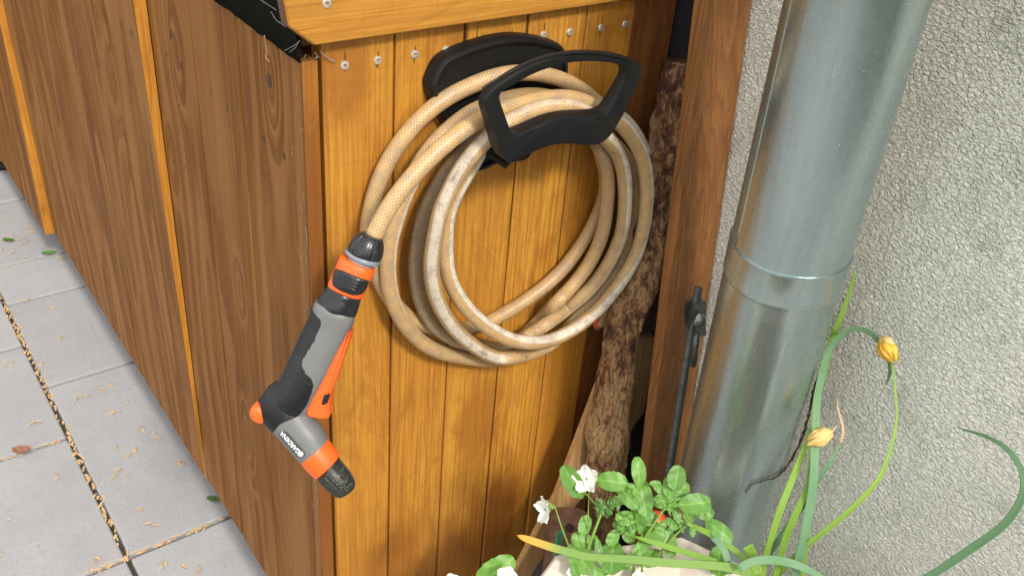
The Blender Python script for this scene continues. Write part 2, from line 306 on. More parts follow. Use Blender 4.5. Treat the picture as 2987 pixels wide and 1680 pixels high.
# ------------------------------------------------------------------ object helpers
def link(name, me, mat, parent=None, smooth=True, mats=None):
    o = bpy.data.objects.new(name, me); COL.objects.link(o)
    for m in (mats or [mat]): me.materials.append(m)
    if smooth: me.shade_smooth()
    if parent is not None:
        o.parent = parent; o.matrix_parent_inverse = parent.matrix_world.inverted()
    return o
def mesh(verts, faces, uvs=None, attrs=None, mi=None):
    me = bpy.data.meshes.new('m'); me.from_pydata([tuple(map(float, v)) for v in verts], [], faces)
    if uvs is not None:
        ul = me.uv_layers.new(name='UVMap'); arr = []
        for l in me.loops: arr.extend(uvs[l.vertex_index])
        ul.data.foreach_set('uv', arr)
    for k, a in (attrs or {}).items():
        at = me.attributes.new(k, 'FLOAT', 'POINT'); at.data.foreach_set('value', list(map(float, a)))
    if mi: me.polygons.foreach_set('material_index', mi)
    me.update(); return me
def thing(name, label, cat, loc=(0, 0, 0), group=None):
    o = bpy.data.objects.new(name, None); COL.objects.link(o); o.empty_display_size = .05; o.location = loc; o.matrix_world = Matrix.Translation(loc)
    o['label'] = label; o['category'] = cat
    if group: o['group'] = group
    return o
def tag(o, label, cat, group=None, kind=None):
    o['label'] = label; o['category'] = cat
    if group: o['group'] = group
    if kind: o['kind'] = kind
    return o
class MB:
    """collects boxes / prisms, each with its own board id, into one mesh"""
    def __init__(s): s.v = []; s.f = []; s.b = []; s.mi = []
    def add(s, vs, fs, bid=0, mi=0):
        n = len(s.v); s.v += [tuple(map(float, v)) for v in vs]; s.f += [tuple(i+n for i in f) for f in fs]; s.b += [bid]*len(vs); s.mi += [mi]*len(fs)
    def box(s, a, b, bid=0, bev=0, mi=0, seg=1):
        bm = bmesh.new(); bmesh.ops.create_cube(bm, size=1)
        a = Vector(a); b = Vector(b); c = (a+b)/2; d = b-a
        for v in bm.verts: v.co = Vector((v.co.x*abs(d.x), v.co.y*abs(d.y), v.co.z*abs(d.z)))+c
        if bev: bmesh.ops.bevel(bm, geom=bm.edges[:], offset=bev, segments=seg, affect='EDGES', profile=.5)
        s.frombm(bm, bid, mi)
    def frombm(s, bm, bid=0, mi=0):
        bm.verts.index_update(); s.add([v.co[:] for v in bm.verts], [[v.index for v in f.verts] for f in bm.faces], bid, mi); bm.free()
    def prism(s, pts, off, bid=0, bev=0, mi=0):
        """pts: 3D polygon, extruded by vector off"""
        bm = bmesh.new(); a = [bm.verts.new(p) for p in pts]; q = [bm.verts.new(Vector(p)+Vector(off)) for p in pts]; n = len(pts)
        bm.faces.new(a); bm.faces.new(q[::-1])
        for i in range(n): bm.faces.new((a[i], q[i], q[(i+1) % n], a[(i+1) % n]))
        bmesh.ops.recalc_face_normals(bm, faces=bm.faces[:])
        if bev: bmesh.ops.bevel(bm, geom=bm.edges[:], offset=bev, segments=2, affect='EDGES')
        s.frombm(bm, bid, mi)
    def build(s, name, mat, parent=None, smooth=False, mats=None):
        return link(name, mesh(s.v, s.f, attrs={'board': s.b}, mi=s.mi), mat, parent, smooth, mats)
def catmull(pts, n=8):
    p = np.array(pts, float); p = np.vstack([2*p[0]-p[1], p, 2*p[-1]-p[-2]]); out = []
    for i in range(1, len(p)-2):
        for k in range(n):
            t = k/n; out.append(.5*((2*p[i])+(-p[i-1]+p[i+1])*t+(2*p[i-1]-5*p[i]+4*p[i+1]-p[i+2])*t*t+(-p[i-1]+3*p[i]-3*p[i+1]+p[i+2])*t**3))
    out.append(p[-2]); return np.array(out)
def resample(p, step=None, n=None):
    s = np.concatenate([[0], np.cumsum(np.linalg.norm(np.diff(p[:, :3], axis=0), axis=1))])
    if n is None: n = max(2, int(s[-1]/step)+1)
    q = np.linspace(0, s[-1], n); return np.column_stack([np.interp(q, s, p[:, k]) for k in range(p.shape[1])]), q
def tube(pts, rad, seg=8, cap=True, attrs=None, ref=None):
    """round tube along pts; rad scalar or list. returns mesh with uv = (length, angle)"""
    p = np.array(pts, float); n = len(p); r = np.full(n, rad) if np.isscalar(rad) else np.array(rad)
    tg = np.gradient(p, axis=0); tg /= np.linalg.norm(tg, axis=1)[:, None]+1e-12
    a = np.array([0, 0, 1.]) if abs(tg[0][2]) < .9 else np.array([1., 0, 0])
    vs = []; uv = []; L = 0; prev = None
    for i in range(n):
        if i: L += np.linalg.norm(p[i]-p[i-1])
        if ref is not None: e1 = ref-p[i]
        else: e1 = a if prev is None else prev
        e1 = e1-tg[i]*np.dot(e1, tg[i]); e1 /= np.linalg.norm(e1)+1e-12; e2 = np.cross(tg[i], e1); prev = e1
        for k in range(seg):
            t = 2*math.pi*k/seg; vs.append(p[i]+r[i]*(math.cos(t)*e1+math.sin(t)*e2)); uv.append((L, k/seg))
    fs = [(i*seg+k, i*seg+(k+1) % seg, (i+1)*seg+(k+1) % seg, (i+1)*seg+k) for i in range(n-1) for k in range(seg)]
    if cap: fs += [tuple(range(seg))[::-1], tuple((n-1)*seg+k for k in range(seg))]
    return vs, fs, uv
def cumtube(MBo, pts, rad, seg=6, bid=0, mi=0):
    v, f, _ = tube(pts, rad, seg); MBo.add(v, f, bid, mi)
def lathe(prof, c, ax, seg=48, rfun=None):
    """prof: list of (t along axis, radius)"""
    ax = np.array(ax, float); ax /= np.linalg.norm(ax); a = np.array([0, 0, 1.]) if abs(ax[2]) < .9 else np.array([1., 0, 0])
    e1 = a-ax*np.dot(a, ax); e1 /= np.linalg.norm(e1); e2 = np.cross(ax, e1); c = np.array(c, float); vs = []
    for i, (t, r) in enumerate(prof):
        for k in range(seg):
            th = 2*math.pi*k/seg; rr = r*(rfun(i, th) if rfun else 1); vs.append(c+ax*t+rr*(math.cos(th)*e1+math.sin(th)*e2))
    n = len(prof); fs = [(i*seg+k, i*seg+(k+1) % seg, (i+1)*seg+(k+1) % seg, (i+1)*seg+k) for i in range(n-1) for k in range(seg)]
    fs += [tuple(range(seg))[::-1], tuple((n-1)*seg+k for k in range(seg))]
    return vs, fs
def autosm(o, ang=35):
    me = o.data; me.shade_smooth(); bm = bmesh.new(); bm.from_mesh(me); bmesh.ops.recalc_face_normals(bm, faces=bm.faces[:])
    for e in bm.edges:
        if len(e.link_faces) == 2 and e.calc_face_angle(0) > math.radians(ang): e.smooth = False
    bm.to_mesh(me); bm.free(); return o
# ================================================================== SETTING
GZ = -1.07; W = .51
mb = MB(); mb.add([(-60, -60, GZ-.05), (60, -60, GZ-.05), (60, 60, GZ-.05), (-60, 60, GZ-.05)], [(0, 1, 2, 3)])
g = mb.build('ground', MAT['earth']); g['kind'] = 'structure'
# paving: slabs of several sizes with open joints, chamfered
mb = MB(); bid = 0
cols = [(-.182, .52, [-2.4, -1.9, -1.5, -.95, -.56, -.09, .472, 1.033, 1.40, 1.59, 1.945, 2.5, 3.0, 3.6]),
        (-.75, -.182, [-2.4, -2.0, -1.3, -.9, -.3, .10, .47, .848, 1.215, 1.60, 2.1, 2.5, 3.1, 3.6]),
        (-1.12, -.75, [-2.4, -1.7, -1.2, -.6, -.1, .3, .86, 1.25, 1.8, 2.2, 2.9, 3.6]),
        (-1.70, -1.12, [-2.4, -1.9, -1.3, -.95, -.3, .2, .6, 1.1, 1.5, 2.1, 2.6, 3.1, 3.6]),
        (-2.3, -1.70, [-2.4, -1.5, -.9, -.3, .3, .9, 1.5, 2.1, 2.7, 3.6]),
        (.52, 1.1, [-2.4, -1.7, -1.2, -.74])]
for x0, x1, ys in cols:
    for y0, y1 in zip(ys[:-1], ys[1:]):
        bid += .37; g_ = .0042
        dz = random.uniform(-.0012, .0012)
        mb.box((x0+g_, y0+g_, GZ-.045), (x1-g_, y1-g_, GZ+dz), bid, .004, seg=2)
p = mb.build('paving', MAT['paver']); p['kind'] = 'structure'
mb = MB(); mb.add([(-2.3, -2.4, GZ-.016), (1.1, -2.4, GZ-.016), (1.1, 3.6, GZ-.016), (-2.3, 3.6, GZ-.016)], [(0, 1, 2, 3)])
j = mb.build('paving_joint_soil', MAT['joint']); j['kind'] = 'structure'
# house wall: stucco face at x = W, house corner just in front of the frame's edge
mb = MB(); mb.box((W, -.78, GZ-.04), (W+2.2, 4.5, 2.6), 0, .004)
hw = mb.build('house_wall', MAT['stucco']); tag(hw, 'rough grey cream stucco wall of the house behind the zinc downpipe', 'wall')
# unseen lawn and leafy screen added behind the camera for the zinc to mirror
mb = MB(); mb.add([(-9, -9, GZ+.01), (6, -9, GZ+.01), (6, -2.45, GZ+.01), (-9, -2.45, GZ+.01)], [(0, 1, 2, 3)])
o = mb.build('added_lawn', plain('added_lawn_green', (.07, .15, .03), .9, var=.4, sc=30, bs=200, bump=1, dist=.02)); o['kind'] = 'structure'
def added_hedge(x0, y0, x1, y1, h, n_, label):
    vs, fs = [], []
    for k in range(n_):
        t_ = random.random(); z_ = GZ+h*random.random()**.8; d_ = random.gauss(0, .16)
        c3 = Vector((x0+(x1-x0)*t_, y0+(y1-y0)*t_, z_))+Vector((y1-y0, x0-x1, 0)).normalized()*d_+Vector((0, 0, .12*math.sin(t_*17)))
        a_ = Vector((random.gauss(0, 1), random.gauss(0, 1), random.gauss(0, 1))).normalized(); b_ = a_.orthogonal().normalized(); L = random.uniform(.05, .10)
        b0 = len(vs); vs += [tuple(c3-a_*L), tuple(c3+b_*L*.5), tuple(c3+a_*L), tuple(c3-b_*L*.5)]; fs.append((b0, b0+1, b0+2, b0+3))
    o = link('added_hedge', mesh(vs, fs), plain('added_hedge_leaf', (.05, .12, .025), .6, var=.4, sc=8)); tag(o, label, 'added_hedge')
added_hedge(-6, -3.6, 2.5, -5.2, 1.7, 14000, 'leafy green screen added behind the camera for reflections in the zinc')
# ================================================================== SHED
shed = thing('garden_shed', 'small orange and brown glazed wooden shed carrying the hose reel holder', 'shed', (.2, .9, GZ))
BOT = -.965
def vboards(mb, edges, z0, z1, face, thick, ch=.0028, axis='x', sgn=1, gap=.0006):
    """tongue and groove boards; face = coordinate of outer face, chamfered outer edges"""
    for i, (a, b) in enumerate(zip(edges[:-1], edges[1:])):
        g_ = gap; c = ch*random.uniform(.7, 1.3); inn = face+sgn*thick; dj = random.uniform(-.0004, .0004)
        sec = [(a+g_, inn), (a+g_, face+sgn*c+dj), (a+g_+c, face+dj), (b-g_-c, face+dj), (b-g_, face+sgn*c+dj), (b-g_, inn)]
        pts = [((u, v_, z0) if axis == 'x' else (v_, u, z0)) for u, v_ in sec]
        mb.prism(pts, (0, 0, z1-z0), bid=i*1.37+edges[0]*9)
mb = MB(); vboards(mb, [.0022, .0865, .173, .2595, .346, .423], BOT, .06, 0., .018, .003, gap=.0009)
front = mb.build('front_cladding', MAT['yellow'], shed)
# dark cracks and grooves beside screws, thin slivers set in the boards
def sliver(mb, x, z0, z1, wd, y=-.0004, n=7, mi=0):
    L = []; Rr = []
    for k in range(n):
        t = k/(n-1); z = z0+(z1-z0)*t; h = wd*math.sin(math.pi*min(1, max(.04, t)))**.6*.5+.0001; dx = random.uniform(-1, 1)*wd*.2
        L.append((x-h+dx, y, z)); Rr.append((x+h+dx, y, z))
    mb.add(L+Rr, [(i, i+1, n+i+1, n+i) for i in range(n-1)])
scr_px = [(480, 447), (705, 412), (958, 372), (1172, 344), (1417, 293), (1615, 262), (1835, 240), (2015, 220), (2226, 190), (2390, 167)]
scr = [P(800+x/2.337, y/2.337, 1, 0) for x, y in scr_px]
def crack(*a):
    mb = MB(); sliver(mb, *a); mb.build('crack', MAT['dark'], shed)
for s_ in scr:
    if random.random() < .85: crack(s_[0]+.0005, s_[2]+.002, s_[2]+random.uniform(.008, .017), random.uniform(.0006, .0011))
    if random.random() < .85: crack(s_[0]-.0004, s_[2]-.002, s_[2]-random.uniform(.006, .012), random.uniform(.0007, .0018))
for (x, y, L, wd) in ((1360, 78, .035, .0022), (1538, 47, .03, .001), (1392, 75, .04, .001)):
    q = P(x, y, 1, 0); crack(q[0], q[2]+.004, q[2]-L, wd)
# torx screws
def screw_mesh(rad=.0046):
    seg = 48
    star = lambda i, th: (1 if i < 4 else (.86+.14*math.cos(6*th)))
    prof = [(-.001, rad), (.0007, rad), (.0013, rad*.92), (.0017, rad*.62), (.0018, rad*.50), (-.0010, rad*.44), (-.0012, rad*.05)]
    v, f = lathe(prof, (0, 0, 0), (0, -1, 0), seg, star); return mesh(v, f)
sm = screw_mesh(); so_ = None
for i, s_ in enumerate(scr+[P(953, 10, 1, -.018), P(1700, -40, 1, -.018)]):
    o = link('screw', sm if i == 0 else sm, MAT['screw'], shed) if i == 0 else so_.copy()
    if i == 0: so_ = o; autosm(o, 30)
    else: COL.objects.link(o); o.parent = shed; o.matrix_parent_inverse = shed.matrix_world.inverted()
    o.location = (s_[0], s_[1]-.0001, s_[2]); o.rotation_euler = (random.uniform(-.06, .06), random.uniform(0, 1), random.uniform(-.06, .06))
# left side cladding: outer face x=-.02 ; its front edge (end strip) shows orange at y = 0
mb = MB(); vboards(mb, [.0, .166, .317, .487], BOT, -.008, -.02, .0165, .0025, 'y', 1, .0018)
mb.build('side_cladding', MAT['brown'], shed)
for y_ in (.166, .317):
    mb = MB(); mb.box((-.0165, y_-.0017, BOT+.001), (-.006, y_+.0017, -.009), y_*9); mb.build('tongue', MAT['edge'], shed)
MAT['corner'] = wood('wood_orange_edge_stained', (.52, .245, .027), (.42, .165, .014), (.15, .042, .005), 2, stain=.5, cath=.4, ripple=.15, seed=6, dust=.4,
    stain_shade=[(P(958, 560, 1, 0), .09, .7), (P(962, 900, 1, 0), .11, .75), (P(970, 1300, 1, 0), .12, .75), (P(970, 1600, 1, 0), .12, .75)])
mb = MB(); mb.box((-.0205, -.0022, BOT), (-.0038, -.0003, -.008), 3, .0006); mb.build('corner_strip', MAT['corner'], shed)
# doors stand a little proud of the side; front edges catch the light
def door(y0, y1, xo_top, xo_bot, ed):
    mb = MB(); n = len(ed)-1
    for i in range(n):
        a, b = ed[i], ed[i+1]; g_ = .0019; c = .003
        xi = -.0195
        def lvl(z, xo): return [(xi, a+g_, z), (xo+c, a+g_, z), (xo, a+g_+c, z), (xo, b-g_-c, z), (xo+c, b-g_, z), (xi, b-g_, z)]
        v = lvl(BOT, xo_bot)+lvl(-.008, xo_top); f = [(k, (k+1) % 6, 6+(k+1) % 6, 6+k) for k in range(6)]+[tuple(range(6))[::-1], tuple(range(6, 12))]
        mb.add(v, f, i*1.9+y0*7)
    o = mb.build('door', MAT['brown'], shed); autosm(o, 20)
    for y_ in ed[1:-1]:
        mb = MB(); v = [(x_+dx, y_+sy*.0018, z_) for z_, x_ in ((BOT+.001, xo_bot), (-.009, xo_top)) for dx, sy in ((.0034, -1), (.0034, 1), (.0034 if False else -.0195-x_+.0, 1), (-.0195-x_, -1))]
        mb.add(v, [(0, 1, 5, 4), (1, 2, 6, 5), (2, 3, 7, 6), (3, 0, 4, 7), (3, 2, 1, 0), (4, 5, 6, 7)], y_*5); mb.build('tongue', MAT['edge'], o)
    # orange front edge, 1.5 mm proud in y
    mb = MB(); c = .0006
    v = [(-.0195, y0-.0016, BOT), (xo_bot-c, y0-.0016, BOT), (xo_bot-c, y0-.0001, BOT), (-.0195, y0-.0001, BOT),
         (-.0195, y0-.0016, -.008), (xo_top-c, y0-.0016, -.008), (xo_top-c, y0-.0001, -.008), (-.0195, y0-.0001, -.008)]
    mb.add(v, [(0, 1, 5, 4), (1, 2, 6, 5), (2, 3, 7, 6), (3, 0, 4, 7), (3, 2, 1, 0), (4, 5, 6, 7)], y0*3)
    e = mb.build('door_edge', MAT['edge'], o)
door(.4895, 1.5115, -.0365, -.0225, [.4895, .66, .829, .98, 1.155, 1.345, 1.5115])
door(1.514, 2.03, -.046, -.0425, [1.514, 1.69, 1.86, 2.03])
mb = MB(); mb.box((0.0, .019, BOT+.0), (.422, 2.03, .0), 0); mb.build('carcass', MAT['shade'], shed)
mb = MB(); mb.box((.04, .10, GZ), (.12, 1.95, BOT-.0005), 0); mb.box((.30, .10, GZ), (.38, 1.95, BOT-.0005), 2); mb.build('skid', MAT['shade'], shed)
# redbrown end board, right of the orange front
mb = MB(); vboards(mb, [.4245, .497], BOT, .14, .004, .018, .002); mb.build('end_board', MAT['shade'], shed)
# fascia with sawn-off corner, dark felt below the lid on the left side
mb = MB(); mb.prism([(-.0135, -.018, .0135), (.425, -.018, .0145), (.425, -.018, .15), (-.05, -.018, .15), (-.0445, -.018, .07), (-.0395, -.018, .035)], (0, .0175, 0), 2, .0012)
mb.build('fascia_board', MAT['yellowx'], shed)
mb = MB(); mb.prism([(-.0142, -.0165, .0125), (-.0402, -.0165, .0345), (-.0452, -.0165, .07), (-.0507, -.0165, .15), (-.0457, -.0165, .15), (-.0402, -.0165, .07), (-.0352, -.0165, .0365)], (0, .014, 0), 7)
mb.build('fascia_end_grain', MAT['endgrain'], shed)
mb = MB()
# wavy hanging felt sheet
n = 120; vs = []; 
for i in range(n+1):
    y = -.0005+2.05*(i/n)**1.5
    wv = .0016*noise.noise(Vector((y*30, 0, 1)))
    vs += [(-.0235, y, .05), (-.0245+wv, y, .02), (-.0228+wv, y, -.0085+.0028*noise.noise(Vector((y*55, 3, 0)))), (-.0205, y, -.0085+.0028*noise.noise(Vector((y*55, 3, 0)))), (-.0195, y, .05)]
fs = [(i*5+k, (i+1)*5+k, (i+1)*5+(k+1) % 5, i*5+(k+1) % 5) for i in range(n) for k in range(5)]+[(4, 3, 2, 1, 0)]
mb.add(vs, fs); mb.build('roofing_felt', MAT['felt'], shed, smooth=True)
mb = MB(); mb.box((-.0195, .019, .0005), (.423, 2.03, .14), 0); mb.box((-.018, -.0145, .151), (.45, 2.05, .17), 5, .001); mb.build('roof', MAT['shade'], shed)
# knots and resin scars on the brown boards
def blob(y, z, ry, rz, x=-.0203, n=18):
    mb = MB()
    v = [(x, y, z)]+[(x, y+ry*math.cos(2*math.pi*k/n)*(1+.25*noise.noise(Vector((k, y*9, z*9)))), z+rz*math.sin(2*math.pi*k/n)) for k in range(n)]
    mb.add(v, [(0, 1+(k+1) % n, 1+k) for k in range(n)]); mb.build('knot', MAT['knot'], shed)
for (x, y, w_, h_) in ((1623, 487, 17, 45), (1030, 210, 11, 32), (1714, 945, 7, 25), (1590, 840, 7, 26), (1275, 560, 6, 22), (1373, 655, 6, 26), (1090, 400, 6, 30), (1005, 330, 6, 16), (1118, 1010, 6, 12), (1050, 985, 18, 5)):
    q = P(x/2.07, y/2.07, 0, -.0204); sc_ = .95/2810/2.07*1.15; blob(q[1], q[2], w_*sc_*1.7, h_*sc_, -.0206)
for (x, y, w_, h_) in ((585, 380, 6, 22), (675, 485, 5, 20), (725, 150, 5, 24), (785, 205, 5, 26)):
    q = P(x/2.07, y/2.07, 0, -.037); sc_ = 1.5/2810/2.07; blob(q[1], q[2], w_*sc_*1.8, h_*sc_, -.0372)
# ================================================================== POST, BOARDS, BRANCH, ROD, PIPE
# batten leaning against the wall
def yl(z): return -.105+.085*z
zt, zb = .30, -1.06
xl = .427; xr = W-.0015
mb = MB(); yt, yb = yl(zt), yl(zb)
c = .007
def lv(z): y = yl(z); return [(xl+c*.1, y+.017, z), (xl, y+.014, z), (xl+c*.35, y+c*.3, z), (xl+c, y, z), (xr-.002, y, z), (xr, y+.002, z), (xr, y+.017, z)]
v = []; N = 12
for k in range(N+1): v += lv(zt+(zb-zt)*k/N)
f = [(k*7+i, k*7+(i+1) % 7, (k+1)*7+(i+1) % 7, (k+1)*7+i) for k in range(N) for i in range(7)]+[tuple(range(7))[::-1], tuple(N*7+i for i in range(7))]
mb.add(v, f, 4); po = mb.build('wooden_batten', MAT['post']); autosm(po, 50)
tag(po, 'upright orange brown wooden batten between the shed and the stucco wall', 'batten')
# pale plank leaning behind the branch
def plq(x, y, d): return P(x, y, 1, d)
mb = MB(); quad = [(1800, 985, -.066), (1922, 985, -.066), (1893, 1185, -.07), (1640, 1530, -.078), (1500, 1760, -.086), (1455, 1760, -.086), (1621, 1452, -.074)]
v = [plq(*q) for q in quad]; mb.prism([tuple(q) for q in v], (.003, .012, 0), 3, .001)
pl = mb.build('wooden_plank', MAT['pale']); tag(pl, 'pale bare plank leaning behind the bark covered branch', 'plank')
mb = MB(); q0 = P(1850, 1290, 1, -.02); q1_ = P(1905, 1290, 1, -.02); mb.box((.425, -.05, GZ), (.455, -.02, -.62), 9, .001)
o = mb.build('wooden_stake', MAT['shade']); tag(o, 'short brown stake in the shade beside the pale plank', 'stake')
mb = MB(); mb.box((.4985, -.088, GZ), (W-.0003, .03, .3), 0, .0006); o = mb.build('gap_shade_sheet', MAT['bin']); tag(o, 'black sheet added as shade in the dark gap behind the branch and batten', 'shade sheet')  # black sheet added to stand in for the shade inside the gap
# branch
br = [(1995, 185, -.050, 62), (1975, 300, -.052, 66), (1955, 420, -.055, 70), (1935, 520, -.058, 66), (1905, 640, -.062, 62), (1870, 800, -.068, 60), (1838, 900, -.073, 60), (1816, 970, -.077, 58), (1806, 1040, -.08, 56), (1794, 1120, -.085, 59), (1780, 1200, -.09, 62), (1773, 1265, -.094, 70), (1771, 1315, -.097, 66), (1768, 1365, -.10, 60), (1763, 1430, -.105, 50), (1763, 1530, -.11, 46), (1764, 1700, -.12, 46), (1765, 2050, -.14, 44)]
cp = []
for x, y, d, hw_ in br:
    q = P(x, y, 1, d); dep = MC[2] @ (q-CAM); cp.append([*q, hw_/FPX*dep*.95])
cp = catmull(cp, 10); cp, _ = resample(cp, step=.0028); cp[:, 2] = np.maximum(cp[:, 2], GZ)
SEG = 96; v, f, uv = tube(cp[:, :3], cp[:, 3], SEG)
v = np.array(v); cen = np.repeat(cp[:, :3], SEG, axis=0)
for i in range(len(v)):
    d_ = v[i]-cen[i]; r_ = np.linalg.norm(d_)+1e-9; d_ /= r_; p_ = Vector(v[i])
    a_ = noise.fractal(Vector((p_.x*34, p_.y*34, p_.z*14)), 1, 2, 4)*.0030+noise.fractal(Vector((p_.x*150, p_.y*150, p_.z*50)), .8, 2, 3)*.0012
    a_ += -.0030*max(0, noise.noise(Vector((p_.x*70, p_.y*70, p_.z*22+7)))-.12)*4*(1 if p_.z > -.35 else .6)
    fl = noise.fractal(Vector((p_.x*26+4, p_.y*26, p_.z*15)), 1, 2, 5)
    a_ += .0028*math.floor(max(-.3, min(.6, fl))*5)/3
    if p_.z > -.26: a_ += -.006*max(0, noise.noise(Vector((p_.x*45, p_.y*45, p_.z*16+31)))) + .004*noise.noise(Vector((p_.x*60, p_.y*60, p_.z*30)))
    v[i] += d_*a_
kn = P(1730, 1285, 1, -.12)      # knot bulge
for i in range(len(v)):
    dd = np.linalg.norm((v[i]-kn)*np.array([1, 1, .7])); 
    if dd < .03: v[i] += (v[i]-cen[i])/np.linalg.norm(v[i]-cen[i]+1e-9)*.0055*(1-(dd/.03)**2)
bo = link('branch', mesh(v, f, uv), MAT['bark']); tag(bo, 'thick bark covered branch standing between the shed and the batten', 'branch')
# zinc downpipe
pt, pb = np.array([.3627, -.3359, .15]), np.array([.4367, -.2904, -.9]); axd = (pb-pt)/np.linalg.norm(pb-pt); R0 = .0633
vn = np.array([math.cos(math.radians(33.4)), math.sin(math.radians(33.4)), 0])
def onaxis(px, py):
    q = PP(px, py, pt, vn); return np.dot(q-pt, axd)
t1 = onaxis(2125, 705); t2 = onaxis(2108, 800)
pipe = thing('downpipe', 'thick grey zinc rain downpipe with a sleeve joint beside the stucco wall', 'downpipe', tuple(pt+axd*1.17))
v, f = lathe([(-.07, R0-.0006), (t1-.004, R0-.0006), (t1+.03, R0-.0008)], pt, axd, 128); o = link('upper_pipe', mesh(v, f), MAT['zinc'], pipe); autosm(o)
v, f = lathe([(t1+.0, R0-.0003), (t1-.0004, R0+.0012), (t1+.0006, R0+.0016), (t1+.0018, R0+.0012), (t2-.002, R0+.0009), (t2, R0+.0011), (t2+.002, R0+.0004), (t2+.005, R0-.0002), (1.165, R0-.0002)], pt, axd, 128); o = link('lower_pipe', mesh(v, f), MAT['zinc'], pipe); autosm(o, 60)
el_ = pt-axd*.07; v, f, _ = tube(catmull([el_+axd*.01, el_, el_+np.array([-.002, -.02, .045]), el_+np.array([-.002, -.32, .35])], 8), R0, 64); link('elbow', mesh(v, f), MAT['zinc'], pipe)
# lock seam along the pipe
mb = MB(); th = math.radians(205); e1 = np.array([1, 0, 0])-axd*axd[0]; e1 /= np.linalg.norm(e1); e2 = np.cross(axd, e1)
dr = e1*math.cos(th)+e2*math.sin(th); cumtube(mb, [pt+axd*t+dr*(R0-.0012) for t in np.linspace(-.07, t1-.003, 20)], .0016, 8)
mb.build('seam', MAT['zinc'], pipe, True)
# lightning rod wire with clamp
rod = thing('lightning_rod', 'thin grey steel rod clamped behind the downpipe in front of the batten', 'rod', tuple(P(1930, 1500, 1, -.2)))
rt = P(2037, 838, 1, -.185); rb_ = P(1950, 1385, 1, -.235); dv = (rb_-rt); rend = rt+dv*1.35
v, f, _ = tube([rt, rt+dv*.003, rt+dv*.5, rend], [.0044, .0052, .0052, .0052], 20); autosm(link('wire', mesh(v, f), MAT['rod'], rod), 40)
cl = thing('rod_clamp', 'dark folded metal clamp holding the thin rod at the downpipe', 'clamp', tuple(P(2045, 925, 1, -.19)))
def zc(x, y, d=-.19): return P(1650+x/2.415, 850+y/2.415, 1, d)
mb = MB()
pl_ = [(838, 90), (875, 62), (966, 60), (966, 296), (905, 305), (838, 300)]
mb.prism([tuple(zc(x, y, -.180)) for x, y in [(838, 100), (872, 66), (884, 66), (870, 305), (834, 298)]], (.004, .004, 0), 0, .0008)
mb.prism([tuple(zc(x, y, -.196)) for x, y in [(886, 118), (905, 92), (990, 78), (990, 318), (905, 312), (862, 296)]], (.0025, .004, 0), 0, .0010)
mb.prism([tuple(zc(x, y, -.186)) for x, y in [(866, 72), (960, 62), (990, 70), (990, 78), (905, 96), (888, 116)]], (.002, .012, 0), 0, .0006)
autosm(mb.build('plate', MAT['clampm'], cl, True), 30)
b0 = zc(935, 200, -.199); vd = CAM-b0; vd /= np.linalg.norm(vd)
v, f = lathe([(-.004, .0095), (.0, .0095), (.0015, .0085), (.0025, .006), (.003, .002)], b0, vd+np.array([0, 0, -.2]), 40); autosm(link('bolt_head', mesh(v, f), MAT['clampm'], cl), 50)
v, f, _ = tube([zc(925, 300, -.215), zc(900, 520, -.215)], .004, 12); link('strap_bolt', mesh(v, f), MAT['rod'], cl)
# ================================================================== HOSE HOLDER
def q5(x, y, d): return P(1230+x/3.369, 90+y/3.369, 1, d)
hold = thing('hose_holder', 'matte black plastic wall holder with open front guard carrying the coiled hose', 'hose holder', (.21, -.0, -.08))
def ringsolid(O, I, y0, y1, bev=.0022):
    """solid frame between outer loop O and inner loop I (x,z pairs, same count), from y0 (back) to y1 (front)"""
    n = len(O); rows = []
    for s_, yy, e in ((0, y0, 0), (0, y1+bev, 0), (0, y1+bev*.3, .3), (0, y1, 1), (1, y1, 1), (1, y1+bev*.3, .3), (1, y1+bev, 0), (1, y0, 0)):
        row = []
        for i in range(n):
            a = I[i] if s_ == 0 else O[i]; b = O[i] if s_ == 0 else I[i]; d_ = (b-a); L = np.linalg.norm(d_)+1e-9; q = a+d_/L*bev*e
            row.append((q[0], yy-(.010*min(1, max(0, (q[1]+.085)/.06)) if yy == y0 else 0), q[1]))
        rows.append(row)
    v = [p for r in rows for p in r]; m = len(rows)
    f = [(r*n+i, r*n+(i+1) % n, ((r+1) % m)*n+(i+1) % n, ((r+1) % m)*n+i) for r in range(m) for i in range(n)]
    return v, f
def loop(pts, n, smooth=6):
    p = np.array(pts+[pts[0]], float); s = np.concatenate([[0], np.cumsum(np.linalg.norm(np.diff(p, axis=0), axis=1))])
    return p, s
GY = -.110
outer = [(553, 690), (575, 610), (640, 535), (800, 420), (1000, 308), (1200, 235), (1400, 196), (1600, 184), (1800, 198), (1950, 230), (2082, 282), (2092, 330), (2090, 440), (2040, 560), (1935, 780), (1830, 960), (1765, 1040), (1690, 1085), (1580, 1098), (1450, 1082), (1320, 1080), (1200, 1097), (1100, 1132), (960, 1200), (890, 1240), (845, 1262), (800, 1262), (765, 1225), (700, 1085), (620, 860)]
win = [(752, 655), (760, 610), (800, 572), (920, 508), (1060, 430), (1200, 374), (1400, 318), (1600, 296), (1780, 303), (1905, 322), (1972, 350), (1990, 405), (1975, 470), (1930, 580), (1880, 680), (1838, 760), (1795, 805), (1710, 822), (1500, 825), (1350, 845), (1220, 885), (1100, 942), (1000, 990), (935, 1012), (890, 1003), (862, 968), (830, 880), (790, 770)]
OO = np.array([q5(x, y, GY+.003)[[0, 2]] for x, y in outer]); II = np.array([q5(x, y, GY-.005)[[0, 2]] for x, y in win])
def smoothloop(p, n, rnd=2):
    q = np.array(p)
    for _ in range(rnd):                                   # Chaikin
        a = np.roll(q, -1, axis=0); q = np.stack([.75*q+.25*a, .25*q+.75*a], axis=1).reshape(-1, 2)
    return q
